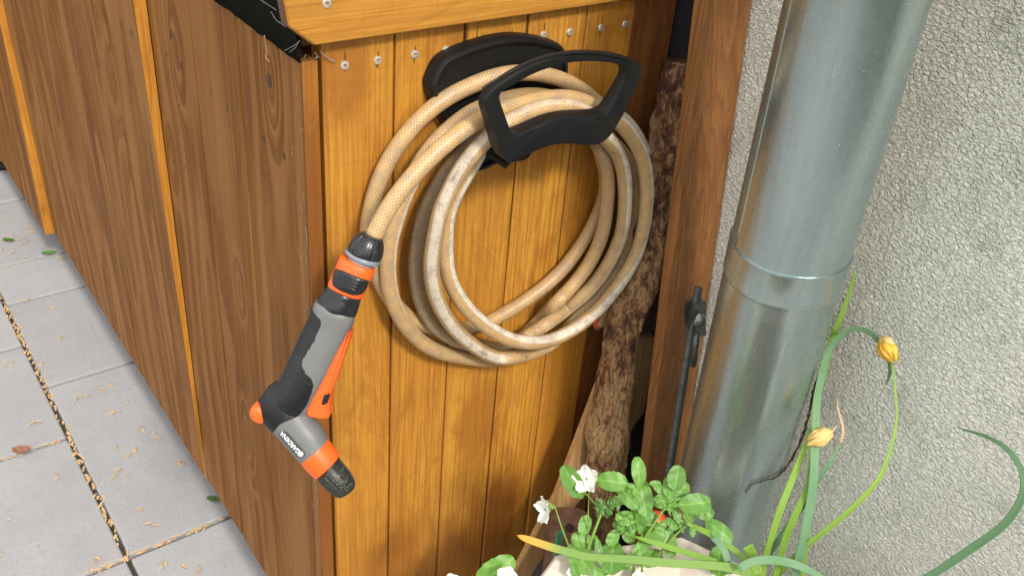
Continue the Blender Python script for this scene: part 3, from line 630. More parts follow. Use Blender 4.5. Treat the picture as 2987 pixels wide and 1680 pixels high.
def byangle(q, cen, n, elong=1.7):
    th = np.linspace(0, 2*np.pi, n, endpoint=False); out = []
    a = np.roll(q, -1, axis=0)
    for t in th:
        d_ = np.array([math.cos(t)*elong, math.sin(t)]); best = None
        for p0, p1 in zip(q, a):
            e = p1-p0; den = d_[0]*e[1]-d_[1]*e[0]
            if abs(den) < 1e-15: continue
            w_ = p0-cen; u = (w_[0]*e[1]-w_[1]*e[0])/den; s_ = (w_[0]*d_[1]-w_[1]*d_[0])/den
            if u > 0 and -1e-9 <= s_ <= 1+1e-9: best = u if best is None else min(best, u)
        out.append(cen+d_*(best or .01))
    return np.array(out)
cenw = np.array(q5(1370, 600, GY)[[0, 2]])
Oq = byangle(smoothloop(OO, 0, 1), cenw, 160); Iq = byangle(smoothloop(II, 0, 1), cenw, 160)
v, f = ringsolid(Oq, Iq, GY+.013, GY-.008, .0022); autosm(link('front_guard', mesh(v, f), MAT['blk'], hold), 40)
# thin raised rail along the top edge of the guard
rail = [(600, 570), (660, 528), (820, 435), (1010, 330), (1210, 262), (1400, 228), (1600, 218), (1800, 232), (1950, 262), (2060, 300)]
mb = MB(); cumtube(mb, catmull([q5(x, y, GY-.0088) for x, y in rail], 6), .0014, 8); mb.build('guard_rail', MAT['blk'], hold, True)
# back plate
bp = [(95, 595), (130, 480), (180, 370), (240, 290), (380, 215), (560, 150), (730, 100), (900, 70), (1050, 70), (1200, 90), (1340, 125), (1410, 155), (1445, 230), (1463, 310), (1465, 400), (1440, 520), (1360, 800), (1200, 1050), (1110, 1140), (1050, 1250), (970, 1275), (880, 1270), (815, 1300), (720, 1345), (590, 1405), (500, 1400), (450, 1310), (300, 1000), (200, 850)]
BP = smoothloop(np.array([q5(x, y, -.022)[[0, 2]] for x, y in bp]), 0, 2)
def plate(loop2, cen, ys):
    """stack of inset copies: ys = [(y, inset)]"""
    n = len(loop2); v = []; nrm = np.roll(loop2, -1, axis=0)-np.roll(loop2, 1, axis=0); nrm = np.column_stack([nrm[:, 1], -nrm[:, 0]]); nrm /= np.linalg.norm(nrm, axis=1)[:, None]+1e-9
    if np.mean(np.sum(nrm*(loop2-cen), axis=1)) < 0: nrm = -nrm
    for y, ins in ys: v += [(p_[0]-n_[0]*ins, y, p_[1]-n_[1]*ins) for p_, n_ in zip(loop2, nrm)]
    m = len(ys); f = [(r*n+i, r*n+(i+1) % n, (r+1)*n+(i+1) % n, (r+1)*n+i) for r in range(m-1) for i in range(n)]+[tuple(range(n))[::-1], tuple((m-1)*n+i for i in range(n))]
    return v, f
v, f = plate(BP, BP.mean(axis=0), [(-.0008, 0), (-.012, 0), (-.018, .001), (-.0215, .0035), (-.0205, .0065), (-.016, .0075)])
autosm(link('back_plate', mesh(v, f), MAT['blk'], hold), 45)
# saddle the hose lies on: arched shell from the back plate to the guard
top = [(.168, -.118), (.180, -.109), (.200, -.103), (.215, -.1005), (.232, -.0995), (.250, -.1005), (.268, -.104), (.284, -.112)]
tc = catmull([(x, z, 0) for x, z in top], 5)[:, :2]
def saddle(y0, y1, n=10, th=.004):
    v = []; m = len(tc)
    for k in range(n+1):
        t = k/n; y = y0+(y1-y0)*t; sh = 0
        for x, z in tc: v.append((x+sh*.4, y, z+.0*t))
        for x, z in tc[::-1]: v.append((x+sh*.4, y, z-th*1.2))
    M2 = 2*m; f = [(k*M2+i, k*M2+(i+1) % M2, (k+1)*M2+(i+1) % M2, (k+1)*M2+i) for k in range(n) for i in range(M2)]+[tuple(range(M2))[::-1], tuple(n*M2+i for i in range(M2))]
    return v, f
v, f = saddle(-.012, -.096); autosm(link('saddle', mesh(v, f), MAT['blk'], hold), 40)
mb = MB(); 
mb.prism([tuple(q5(x, y, -.06)) for x, y in [(700, 1180), (1110, 1130), (1065, 1240), (1010, 1275), (960, 1285), (890, 1275), (760, 1290), (690, 1250)]], (0, .04, .0), 0, .0006)
autosm(mb.build('bracket', MAT['blk'], hold, True), 40)
# ================================================================== HOSE
def k1(x, y): return (1000+x/2.898, 200+y/2.898)
def k2(x, y): return (1000+x/2.898, 650+y/2.898)
def k3(x, y): return (1450+x/2.898, 650+y/2.898)
def k4(x, y): return (1450+x/2.898, 150+y/2.898)
def k5(x, y): return (1230+x/3.369, 90+y/3.369)
S = []      # (fn, x, y, depth, stripe angle, pale, dirt)
def seg(fn, pts, d0, d1, a0, a1, pale=1, dirt=0, dirt1=None):
    n = len(pts); dirt1 = dirt if dirt1 is None else dirt1
    for i, (x, y) in enumerate(pts):
        t = i/max(1, n-1); px, py = fn(x, y); S.append((px, py, d0+(d1-d0)*t, a0+(a1-a0)*t, pale, dirt+(dirt1-dirt)*t))
seg(k2, [(225, 190), (275, 90)], .090, .088, 180, 180, 0)
seg(k1, [(345, 1240), (490, 1030), (640, 855), (795, 700), (950, 570), (1090, 470), (1190, 410)], .086, .078, 180, 180, 0)      # B
seg(k5, [(800, 770), (1100, 685), (1400, 655), (1600, 695)], .066, .066, 180, 0, 0)
seg(k4, [(985, 560), (1150, 740), (1240, 930), (1268, 1150), (1255, 1400)], .078, .078, -75, -80)                             # R1
seg(k3, [(1235, 60), (1190, 240), (1110, 400), (1000, 560), (870, 720), (720, 850), (560, 950), (400, 1010), (260, 1015), (100, 990)], .078, .066, -80, 48, 1, .0, .15)
seg(k2, [(1350, 960), (1210, 875), (1060, 740), (945, 580), (885, 430), (865, 250), (872, 80)], .064, .046, 50, 68)             # E
seg(k1, [(870, 1260), (945, 1060), (1035, 900), (1130, 760)], .046, .046, 68, 70)
seg(k5, [(640, 1010), (800, 935), (1100, 850), (1400, 820), (1600, 860)], .050, .058, 90, -90, 0)
seg(k4, [(900, 700), (1090, 900), (1180, 1100), (1190, 1300)], .048, .048, -90, -90, 0)                                      # R1b
seg(k3, [(1150, 60), (1110, 210), (1050, 345), (955, 480), (845, 620), (730, 750), (590, 900), (440, 1040), (250, 1115), (80, 1145)], .048, .040, -90, -10, 0)
seg(k2, [(1350, 1150), (1215, 1110), (1080, 1020), (945, 900), (850, 760), (780, 600), (748, 420), (758, 220), (795, 50)], .042, .072, -5, 5, 1, .1, .25)   # D
seg(k1, [(810, 1240), (895, 1040), (990, 860), (1095, 720), (1205, 610)], .072, .078, 0, -25, 1, .25, .2)
seg(k5, [(740, 970), (860, 900), (1100, 785), (1350, 740), (1600, 785)], .084, .086, -45, -50, .5)
seg(k4, [(890, 700), (990, 810), (1060, 960), (1085, 1180), (1075, 1400)], .068, .062, -48, -52)                              # R2
seg(k3, [(1062, 60), (1010, 210), (920, 385), (820, 525), (675, 660), (520, 780), (370, 890), (230, 970)], .062, .036, -60, -100, .7)
seg(k2, [(1400, 1130), (1260, 1165), (1100, 1150), (930, 1120), (790, 1085), (670, 1015), (560, 910), (470, 775), (408, 620), (382, 450), (385, 250), (415, 80)], .016, .034, 120, 78)  # C
seg(k1, [(455, 1250), (525, 1060), (605, 890), (690, 740), (810, 595), (950, 470), (1040, 400), (1150, 335)], .034, .044, 78, 90)
seg(k5, [(800, 690), (950, 645), (1150, 640), (1350, 680), (1550, 760), (1690, 860)], .046, .050, 120, 120, 0)
seg(k4, [(830, 770), (915, 900), (938, 1100), (928, 1300)], .046, .046, 120, 120, 0, .1)                                     # R3
seg(k3, [(905, 40), (850, 210), (765, 370), (655, 515), (525, 650), (400, 780), (290, 900), (180, 980)], .046, .028, 120, 120, 0)
seg(k2, [(1400, 1085), (1250, 1055), (1120, 1035), (1000, 1010), (890, 955), (775, 870), (690, 740), (630, 560), (612, 380), (625, 200), (660, 30)], .024, .030, -60, -35, .25, .5, 1)  # F
seg(k1, [(690, 1220), (785, 1030), (890, 860), (1010, 720), (1120, 610)], .030, .034, -35, -60, .2, 1, 1)
seg(k5, [(600, 960), (750, 880), (1000, 800), (1250, 780), (1500, 810), (1680, 900)], .034, .036, 180, 180, 0)
seg(k4, [(880, 880), (925, 1050), (910, 1220), (860, 1360)], .024, .020, 180, 180, 0)                                        # R4
seg(k3, [(780, 80), (685, 225), (565, 385), (430, 515), (270, 635), (110, 740), (0, 795)], .018, .012, 180, 150, 0, .1)
seg(k2, [(1290, 820), (1160, 865), (1050, 895), (930, 915), (800, 905), (680, 865), (560, 800), (440, 690), (340, 550), (275, 390), (230, 200)], .012, .014, 180, 180, 0)   # A
seg(k1, [(205, 1400), (245, 1150), (340, 865), (490, 615), (665, 415), (860, 258), (1090, 142)], .015, .022, 180, 180, 0, .15, 0)
seg(k5, [(750, 440), (1000, 410), (1200, 430), (1400, 490), (1600, 600), (1725, 720)], .026, .030, 180, 180, 0)
seg(k4, [(1060, 570), (1190, 740), (1275, 930), (1300, 1150), (1290, 1380)], .036, .040, -60, -60, 1)                        # R5
seg(k3, [(1240, 150), (1150, 380), (1040, 560), (930, 740), (860, 850)], .040, .024, -60, -60, 0)
HR = .0093
ctrl = []
for px, py, d, a, pl2, dt in S:
    q = P(px, py, 1, -d); ctrl.append([*q, a, pl2, dt])
cv = catmull(ctrl, 6); cv[:, 3] = np.interp(np.arange(len(cv)), np.arange(0, len(cv), 6), [c_[3] for c_ in ctrl]); 
cv, sl_ = resample(cv, step=.005)
X = cv[:, :3].copy(); n = len(X)
K = np.array([.25, .5, .25])
for it in range(160):
    Dm = X[:, None, :]-X[None, :, :]; L = np.linalg.norm(Dm, axis=2)
    idx = np.abs(np.arange(n)[:, None]-np.arange(n)[None, :]); near = (L < 2*HR*1.01) & (idx > 8)
    dirs = CAM-X; dirs /= np.linalg.norm(dirs, axis=1)[:, None]           # push hoses apart along the depth of the coil
    rel = np.einsum('ijk,ik->ij', Dm, dirs); sg = np.where(rel >= 0, 1., -1.)
    pen = np.where(near, (2*HR*1.01-L), 0)
    mv = (sg*pen).sum(axis=1)/np.maximum(1, near.sum(axis=1))*.6
    mv = np.convolve(np.pad(mv, 3, mode='edge'), np.ones(7)/7, 'valid')
    X += dirs*mv[:, None]
    low = -HR*1.02-X[:, 1]; X[:, 1] = np.minimum(X[:, 1], -HR*1.02)
    X[1:-1] = X[1:-1]*.9+.1*(X[:-2]+X[2:])/2 if it % 3 == 0 else X[1:-1]
for _ in range(4): X[1:-1] = X[1:-1]*.5+.5*(X[:-2]+X[2:])/2
cv[:, :3] = X
cv2 = catmull(cv[::2], 8); cv2[:, 3] = np.interp(np.linspace(0, 1, len(cv2)), np.linspace(0, 1, len(cv)), cv[:, 3])
HS = 24
v, f, uv = tube(cv2[:, :3], HR, HS, ref=CAM)
uv2 = []
for i in range(len(cv2)):
    for k in range(HS): uv2.append((uv[i*HS+k][0], k/HS-cv2[i, 3]/360))
# per-loop uv so that v does not wrap backwards
me = mesh(v, f, None, {'pale': np.repeat(np.clip(cv2[:, 4], 0, 1), HS), 'dirt': np.repeat(np.clip(cv2[:, 5], 0, 1), HS)})
ul = me.uv_layers.new(name='UVMap'); nf = (len(cv2)-1)*HS; arr = np.zeros(len(me.loops)*2)
for pi_, pol in enumerate(me.polygons):
    if pi_ >= nf: break
    i, k = divmod(pi_, HS)
    for li in pol.loop_indices:
        vi = me.loops[li].vertex_index; ii, kk = divmod(vi, HS); kk2 = kk+HS if (k == HS-1 and kk == 0) else kk
        arr[li*2] = uv[vi][0]; arr[li*2+1] = kk2/HS-cv2[ii, 3]/360+3
ul.data.foreach_set('uv', arr)
hose = thing('garden_hose', 'coiled beige braided garden hose hanging over the black holder', 'hose', tuple(cv2[len(cv2)//2, :3]))
hs = link('hose_line', me, MAT['hose'], hose)
def text_mesh(s_, size, bold=True):
    cu = bpy.data.curves.new('t', 'FONT'); cu.body = s_; cu.size = size; cu.align_x = 'CENTER'; cu.align_y = 'CENTER'; cu.resolution_u = 4; cu.extrude = 0; cu.offset = size*.012 if bold else 0
    ob = bpy.data.objects.new('t', cu); COL.objects.link(ob); dg = bpy.context.evaluated_depsgraph_get(); dg.update()
    me_ = bpy.data.meshes.new_from_object(ob.evaluated_get(dg)); bpy.data.objects.remove(ob); return me_
def hose_text(s_, px, py, size, flip=1):
    """faded print laid round the hose surface"""
    pr = [(np.hypot(*(project(c_)-np.array([px, py]))), -MC[2] @ (c_-CAM), i) for i, c_ in enumerate(cv2[:, :3])]
    cand = [c_ for c_ in pr if c_[0] < 22]; 
    if not cand: return
    i0 = max(cand, key=lambda c_: c_[1])[2]; me_ = text_mesh(s_, size, False); st = np.linalg.norm(np.diff(cv2[:, :3], axis=0), axis=1).mean()
    for v_ in me_.vertices:
        u_ = v_.co.x*flip; w_ = v_.co.y*flip; fi = i0+u_/st; i = int(max(1, min(len(cv2)-2, fi))); t_ = cv2[i+1, :3]-cv2[i, :3]; t_ /= np.linalg.norm(t_)
        e1 = CAM-cv2[i, :3]; e1 -= t_*np.dot(e1, t_); e1 /= np.linalg.norm(e1); e2 = np.cross(t_, e1); al = math.radians(cv2[i, 3])-w_/HR
        c_ = cv2[i, :3]+(cv2[i+1, :3]-cv2[i, :3])*(fi-i); v_.co = c_+(HR+.00025)*(math.cos(al)*e1+math.sin(al)*e2)
    link('printed_text', me_, MAT['ink'], hose)
def project(q): q = MC @ (np.array(q)-CAM); return np.array([CX+FPX*q[0]/q[2], CY+FPX*q[1]/q[2]])
hose_text('NTS8:3', *k2(1195, 1115), .0062, 1)
hose_text('TRICO', *k1(925, 950), .0042, 1)
hose_text('HPJ', *k3(270, 1115), .0045, 1)
# ================================================================== CONNECTORS AND SPRAY GUN
A0 = P(1063, 703, 1, -.09)                      # a point in the gun's plane
GN = np.array([-math.sin(YAW)*.93, -math.cos(YAW)*.93, .37]); GN /= np.linalg.norm(GN)
def gp(x, y): return PP(680+x/1.724, 640+y/1.724, A0, GN)
def loft(st, nst=10, seg=40, ex=2.3):
    """stations: (L, R, halfdepth); cross-sections are superellipses between the two outline points"""
    arr = np.array([[*gp(*l), *gp(*r), d] for l, r, d in st]); arr = catmull(arr, nst); v = []
    for a in arr:
        l, r, d = a[:3], a[3:6], a[6]; m = (l+r)/2; h = (r-l)/2
        for k in range(seg):
            t = 2*math.pi*k/seg; cx = math.copysign(abs(math.cos(t))**(2/ex), math.cos(t)); sx = math.copysign(abs(math.sin(t))**(2/ex), math.sin(t))
            v.append(m+h*cx+GN*d*sx)
    n = len(arr); f = [(i*seg+k, i*seg+(k+1) % seg, (i+1)*seg+(k+1) % seg, (i+1)*seg+k) for i in range(n-1) for k in range(seg)]+[tuple(range(seg))[::-1], tuple((n-1)*seg+k for k in range(seg))]
    return v, f
def lo(name, st, mat, parent, ang=40, **k):
    v, f = loft(st, **k); return autosm(link(name, mesh(v, f), MAT[mat], parent), ang)
conn = thing('hose_connector', 'orange and black quick connector joining hose end and spray gun', 'hose connector', tuple(gp(620, 300)))
r_ = .0175
# ribbed clamping nut
nut = [((648, 60), (752, 104)), ((625, 72), (756, 122)), ((600, 98), (757, 150)), ((584, 126), (753, 182)), ((577, 148), (745, 206)), ((578, 156), (738, 212))]
v, f = loft([(l, r, .5*np.linalg.norm(gp(*r)-gp(*l))) for l, r in nut], 6, 144, 2.0)
v = np.array(v); c_ = np.array([v[i*144:(i+1)*144].mean(axis=0) for i in range(len(v)//144)])
for i in range(len(v)):
    k = i % 144; d_ = v[i]-c_[i//144]; ph = (k/144*6) % 1; rel = (i//144)/(len(c_)-1)
    grv = -.055 if ph < .10 or ph > .9 else (-.012 if int(k/1.5) % 2 else 0) if .2 < ph < .5 else 0
    if .12 < rel < .94: v[i] = c_[i//144]+d_*(1+grv)
autosm(link('clamping_nut', mesh(v, f), MAT['blkgloss'], conn), 30)
lo('collar_ring', [((568, 148), (741, 214), .0155), ((563, 158), (736, 226), .0165), ((566, 168), (730, 236), .0165), ((572, 172), (722, 238), .0155)], 'ringgrey', conn, ex=2.)
lo('neck', [((584, 168), (712, 226), .0135), ((575, 195), (700, 250), .0135), ((570, 212), (694, 266), .0135)], 'ringgrey', conn, ex=2.)
lo('orange_sleeve', [((556, 180), (704, 248), .0135), ((541, 182), (712, 258), .0160), ((530, 205), (706, 280), .0172), ((500, 275), (672, 355), .0180), ((480, 318), (652, 392), .0178), ((482, 330), (646, 398), .0165)], 'orange', conn, ex=2.4)
lo('release_button', [((548, 236), (664, 282), .0174), ((522, 240), (690, 300), .0187), ((512, 258), (688, 318), .0193), ((504, 295), (672, 350), .0196), ((506, 316), (656, 368), .0193), ((530, 334), (636, 372), .0184)], 'blkgloss', conn, ex=3.4)
mb = MB()
for k in range(4):
    a, b = np.array((548-k*5, 258+k*15)), np.array((660-k*6, 298+k*15))
    cumtube(mb, [gp(*(a+(b-a)*t))+GN*(.0197-.0016*(2*t-1)**2) for t in np.linspace(0, 1, 8)], .0011, 6)
mb.build('button_rib', MAT['blkgloss'], conn, True)
gun = thing('spray_gun', 'grey, black and orange spray gun hanging head down from the hose end', 'spray gun', tuple(gp(250, 1000)))
lo('adapter_ring', [((478, 326), (646, 396), .0150), ((470, 340), (642, 408), .0165), ((455, 362), (636, 430), .0170), ((436, 385), (630, 452), .0178), ((424, 402), (620, 480), .0182), ((416, 416), (606, 500), .0175)], 'blkgloss', gun, ex=2.0)
body = [((420, 402), (614, 488), .0170), ((408, 425), (611, 505), .0180), ((397, 455), (600, 538), .0175), ((370, 515), (575, 590), .0165), ((340, 580), (543, 650), .0165), ((300, 665), (505, 730), .0165), ((262, 745), (470, 800), .0170), ((230, 812), (434, 862), .0175), ((190, 870), (400, 925), .0180), ((165, 930), (375, 985), .0175)]
head = [((118, 925), (178, 840), .0060), ((128, 975), (215, 815), .0125), ((150, 1015), (255, 812), .0165), ((182, 1048), (310, 862), .0180), ((215, 1078), (368, 945), .0185), ((255, 1122), (410, 1005), .0185), ((300, 1172), (448, 1052), .0185), ((340, 1218), (476, 1108), .0183)]
black = [(455, 492), (458, 510), (445, 545), (420, 600), (385, 655), (364, 692), (363, 722), (380, 755), (412, 790), (418, 815), (405, 860), (385, 910), (352, 958), (320, 975), (270, 992), (240, 1018), (222, 1045), (204, 1062), (150, 1100), (60, 1000), (60, 850), (200, 780), (300, 560), (370, 430), (400, 446)]
def inpoly(x, y, poly):
    c_ = False; n_ = len(poly)
    for i in range(n_):
        x0, y0 = poly[i]; x1, y1 = poly[(i+1) % n_]
        if (y0 > y) != (y1 > y) and x < (x1-x0)*(y-y0)/(y1-y0)+x0: c_ = not c_
    return c_
def split(name_a, name_b, st, nst, seg, ex):
    v, f = loft(st, nst, seg, ex); va = np.array(v); fa, fb = [], []
    for fc in f:
        c3 = va[list(fc)].mean(axis=0); pr = project(c3+0*GN); x, y = (pr[0]-680)*1.724, (pr[1]-640)*1.724
        # parallax of the front skin against the profile plane
        pl3 = c3-GN*np.dot(c3-A0, GN); pr2 = project(pl3); x, y = (pr2[0]-680)*1.724, (pr2[1]-640)*1.724
        (fb if inpoly(x, y, black) else fa).append(fc)
    cc = va.mean(axis=0)
    for nm, fs_, mt, ofs in ((name_a, fa, 'grey', 0), (name_b, fb, 'rubber', .0005)):
        m_ = mesh(v, fs_); bm = bmesh.new(); bm.from_mesh(m_); bmesh.ops.delete(bm, geom=[q for q in bm.verts if not q.link_faces], context='VERTS')
        bmesh.ops.recalc_face_normals(bm, faces=bm.faces[:]); bm.normal_update()
        if ofs:
            for q in bm.verts: q.co += q.normal*ofs
            bd = [e for e in bm.edges if e.is_boundary]; r2 = bmesh.ops.extrude_edge_only(bm, edges=bd)
            for q in [g_ for g_ in r2['geom'] if isinstance(g_, bmesh.types.BMVert)]: q.co -= q.normal*.0015
        bm.to_mesh(m_); bm.free(); autosm(link(nm, m_, MAT[mt], gun), 50)
split('handle', 'handle_grip', body, 16, 160, 2.5)
split('barrel', 'barrel_cap', head, 18, 160, 2.2)
lo('orange_ring', [((341, 1216), (476, 1106), .0188), ((346, 1224), (479, 1114), .0196), ((378, 1262), (508, 1150), .0192), ((410, 1294), (532, 1186), .0180), ((416, 1296), (530, 1192), .0170)], 'orange', gun, ex=2.)
nz = [((424, 1298), (528, 1196)), ((440, 1322), (545, 1222)), ((470, 1352), (580, 1262)), ((505, 1380), (606, 1305)), ((524, 1392), (612, 1326)), ((540, 1393), (612, 1344)), ((552, 1388), (604, 1356))]
v, f = loft([(l, r, .5*np.linalg.norm(gp(*r)-gp(*l))) for l, r in nz], 6, 96, 2.0)
v = np.array(v); ns = len(v)//96; c_ = [v[i*96:(i+1)*96].mean(axis=0) for i in range(ns)]
for i in range(len(v)):
    k = i % 96; rel = (i//96)/(ns-1)
    if .08 < rel < .8 and (k % 12) < 2: v[i] = c_[i//96]+(v[i]-c_[i//96])*.93
autosm(link('nozzle', mesh(v, f), MAT['nozzle'], gun), 30)
# trigger: flat lever with a hooked end
def slab(name, pts, mat, half, parent, bev=.0015, off=0):
    mb = MB(); mb.prism([tuple(gp(x, y)-GN*(half-off)) for x, y in pts], tuple(GN*2*half), 0, bev); return autosm(mb.build(name, MAT[mat], parent, True), 45)
slab('trigger', [(600, 545), (590, 600), (568, 665), (545, 735), (525, 795), (498, 858), (492, 905), (487, 930), (494, 955), (495, 976), (484, 988), (440, 986), (382, 976), (378, 955), (430, 850), (480, 760), (540, 640), (588, 555)], 'orange', .0105, gun, .0018)
slab('trigger_lock', [(468, 866), (496, 860), (494, 880), (484, 910), (458, 918), (456, 908)], 'blk', .0116, gun, .0006)
lo('thumb_button', [((118, 914), (132, 906), .0080), ((100, 932), (150, 912), .0130), ((92, 955), (170, 932), .0150), ((94, 976), (180, 955), .0152), ((108, 996), (181, 980), .0145), ((135, 1010), (176, 1002), .0120), ((150, 1016), (166, 1012), .0070)], 'orange', gun, ex=2.8)
# badge and lettering, in the gun's own plane, seated on the barrel skin
dvec = gp(275, 1050)-gp(365, 1150); Lb = np.linalg.norm(dvec); dvec /= Lb; upv = np.cross(GN, dvec); upv /= np.linalg.norm(upv)
# reading direction runs from the nozzle side to the cap
bc = (gp(274, 1047)+gp(366, 1150))/2
DB = .0196
n = 40; pts = []
hw_, rr_ = Lb/2-.001, .0043
for k in range(n):
    t = 2*math.pi*k/n; cx_ = hw_ if math.cos(t) > 0 else -hw_; pts.append(bc+dvec*(cx_+rr_*math.cos(t))+upv*rr_*math.sin(t)+GN*(DB-.0010))
mb = MB(); mb.prism([tuple(q) for q in pts], tuple(GN*.0012), 0, .0003); autosm(mb.build('badge', MAT['badge'], gun, True), 40)
def place_text(s_, size, cen, dx, up, nrm, mat, parent, name, sx=1):
    me_ = text_mesh(s_, size); 
    for v_ in me_.vertices: c3 = cen+dx*v_.co.x*sx+up*v_.co.y+nrm*.0001; v_.co = c3
    o_ = link(name, me_, MAT[mat], parent, False); return o_
up_t = upv if np.dot(MC[1], upv) > 0 else -upv           # letters stand head-down
tp = bc+dvec*.0032+GN*(DB+.0004)
place_text('GARDENA', .0066, tp, dvec, up_t, GN, 'white', gun, 'lettering', .92)
lc = bc-dvec*(hw_-.0004)+GN*(DB+.0004)
mb = MB()
def disc(c3, r, n=20, r0=0, a0=0, a1=2*math.pi):
    v = []; 
    for k in range(n+1):
        t = a0+(a1-a0)*k/n; v += [c3+(dvec*math.cos(t)+up_t*math.sin(t))*r0, c3+(dvec*math.cos(t)+up_t*math.sin(t))*r]
    mb.add(v, [(2*k, 2*k+1, 2*k+3, 2*k+2) for k in range(n)])
disc(lc+GN*.0001, .0013, 18, .0001)
for k in range(7): disc(lc+GN*.0001, .0031, 5, .0019, k*.8976, k*.8976+.62)
mb.build('emblem', MAT['white'], gun)
# second connector, mostly hidden behind the coil at the other hose end
e0 = P(*k3(846, 838), 1, -.022); e1_ = P(*k3(856, 885), 1, -.018); ax = (e1_-e0); ax /= np.linalg.norm(ax)
c2 = thing('hose_coupling', 'small grey and orange hose coupling peeping out under the right side of the coil', 'hose connector', tuple(e0))
v, f = lathe([(-.012, .005), (.0, .006), (.001, .0070), (.006, .0070)], e0, ax, 32); autosm(link('coupling_sleeve', mesh(v, f), MAT['orange'], c2))
v, f = lathe([(.0062, .0068), (.0115, .0068), (.0125, .0055)], e0, ax, 32); autosm(link('coupling_ring', mesh(v, f), MAT['ringgrey'], c2))
# ================================================================== POT AND PLANTS
PZ = -.55
pot = thing('plant_pot', 'cream stone octagonal plant pot with soil at the foot of the downpipe', 'plant pot', (.20, -.47, GZ))
oc = [P(1528, 1680, 2, PZ), P(1621, 1612, 2, PZ), P(1865, 1552, 2, PZ), P(2062, 1574, 2, PZ), P(2290, 1682, 2, PZ)]
# regular octagon fitted to the visible back edges
pts = np.array([q[:2] for q in oc])
best = None
for cx_ in np.linspace(.12, .26, 29):
    for cy_ in np.linspace(-.55, -.38, 35):
        dd = np.linalg.norm(pts-np.array([cx_, cy_]), axis=1); e_ = dd.std()
        if best is None or e_ < best[0]: best = (e_, cx_, cy_, dd.mean())
_, pcx, pcy, pR = best
a0 = math.atan2(pts[1][1]-pcy, pts[1][0]-pcx)
def octo(R_, z, n=8): return [(pcx+R_*math.cos(a0-2*math.pi*k/n), pcy+R_*math.sin(a0-2*math.pi*k/n), z) for k in range(n)]
rings_ = [octo(pR*.62, GZ+.001), octo(pR*.66, GZ+.02), octo(pR*.84, PZ-.06), octo(pR*.86, PZ-.045), octo(pR*.985, PZ-.04), octo(pR, PZ-.035), octo(pR, PZ-.004), octo(pR*.98, PZ), octo(pR*.815, PZ), octo(pR*.80, PZ-.004), octo(pR*.78, PZ-.06), octo(pR*.74, PZ-.09)]
v = [q for r in rings_ for q in r]; m = len(rings_)
f = [(r*8+i, r*8+(i+1) % 8, (r+1)*8+(i+1) % 8, (r+1)*8+i) for r in range(m-1) for i in range(8)]+[tuple(range(8))[::-1]]
autosm(link('pot_shell', mesh(v, f), MAT['pot'], pot), 25)
gridn = 46; v = []; f = []
for r in range(12):
    for k in range(48):
        th = 2*math.pi*k/48; rr = pR*.765*r/11; x, y = pcx+rr*math.cos(th), pcy+rr*math.sin(th)
        v.append((x, y, PZ-.03+.006*noise.noise(Vector((x*40, y*40, 0)))+.003*noise.noise(Vector((x*120, y*120, 4)))))
f = [(r*48+k, r*48+(k+1) % 48, (r+1)*48+(k+1) % 48, (r+1)*48+k) for r in range(11) for k in range(48)]
link('soil', mesh(v, f), MAT['soil'], pot)
BYN = np.array([-math.sin(YAW)*.8, -math.cos(YAW)*.8, .6])
def depthpt(px, py, dep): v_ = ray(px, py); return CAM+v_*dep
def z5(x, y): return (1500+x/2.576, 1200+y/2.576)
# distance (forward depth) of the pot rim at a pixel, used to hang leaves over the pot
def rimdep(px, py): q = P(px, py, 2, PZ); return MC[2] @ (q-CAM)
def leaf_mesh(cen, ang, L, Wd, facing, curl=.15, scallop=.04, tone=0., fold=.12, seed=0):
    """spoon shaped leaf; ang = direction of the tip, in degrees seen from the front (0 right, 90 up)"""
    a = math.radians(ang); tip = MC[0]*math.cos(a)-MC[1]*math.sin(a); nz_ = np.array(facing, float); nz_ /= np.linalg.norm(nz_)
    tip = tip-nz_*np.dot(tip, nz_); tip /= np.linalg.norm(tip); sd_ = np.cross(nz_, tip)
    nu, nv = 16, 7; v = []; uv_ = []
    for i in range(nu):
        u = i/(nu-1); wf = (math.sin(math.pi*min(1, u**.92*.965+.015)))**.46*(.94+.08*u); wf *= 1+scallop*math.sin(u*34+seed)
        if u < .1: wf *= .3+7*u
        for k in range(nv):
            s_ = k/(nv-1)*2-1
            h = -curl*L*(2*u-1)**2*.6+fold*Wd*abs(s_)**1.4*.5+.03*Wd*math.sin(u*17+s_*3+seed)
            v.append(cen+tip*L*(u-.5)+sd_*s_*Wd*.5*wf+nz_*h); uv_.append((u, k/(nv-1)))
    f_ = [(i*nv+k, i*nv+k+1, (i+1)*nv+k+1, (i+1)*nv+k) for i in range(nu-1) for k in range(nv-1)]
    me_ = mesh(v, f_, uv_, {'tone': [tone]*len(v)}); return me_
pansy = thing('pansy', 'bushy white flowering pansy with scalloped leaves growing in the cream pot', 'plant', (pcx, pcy, PZ-.03))
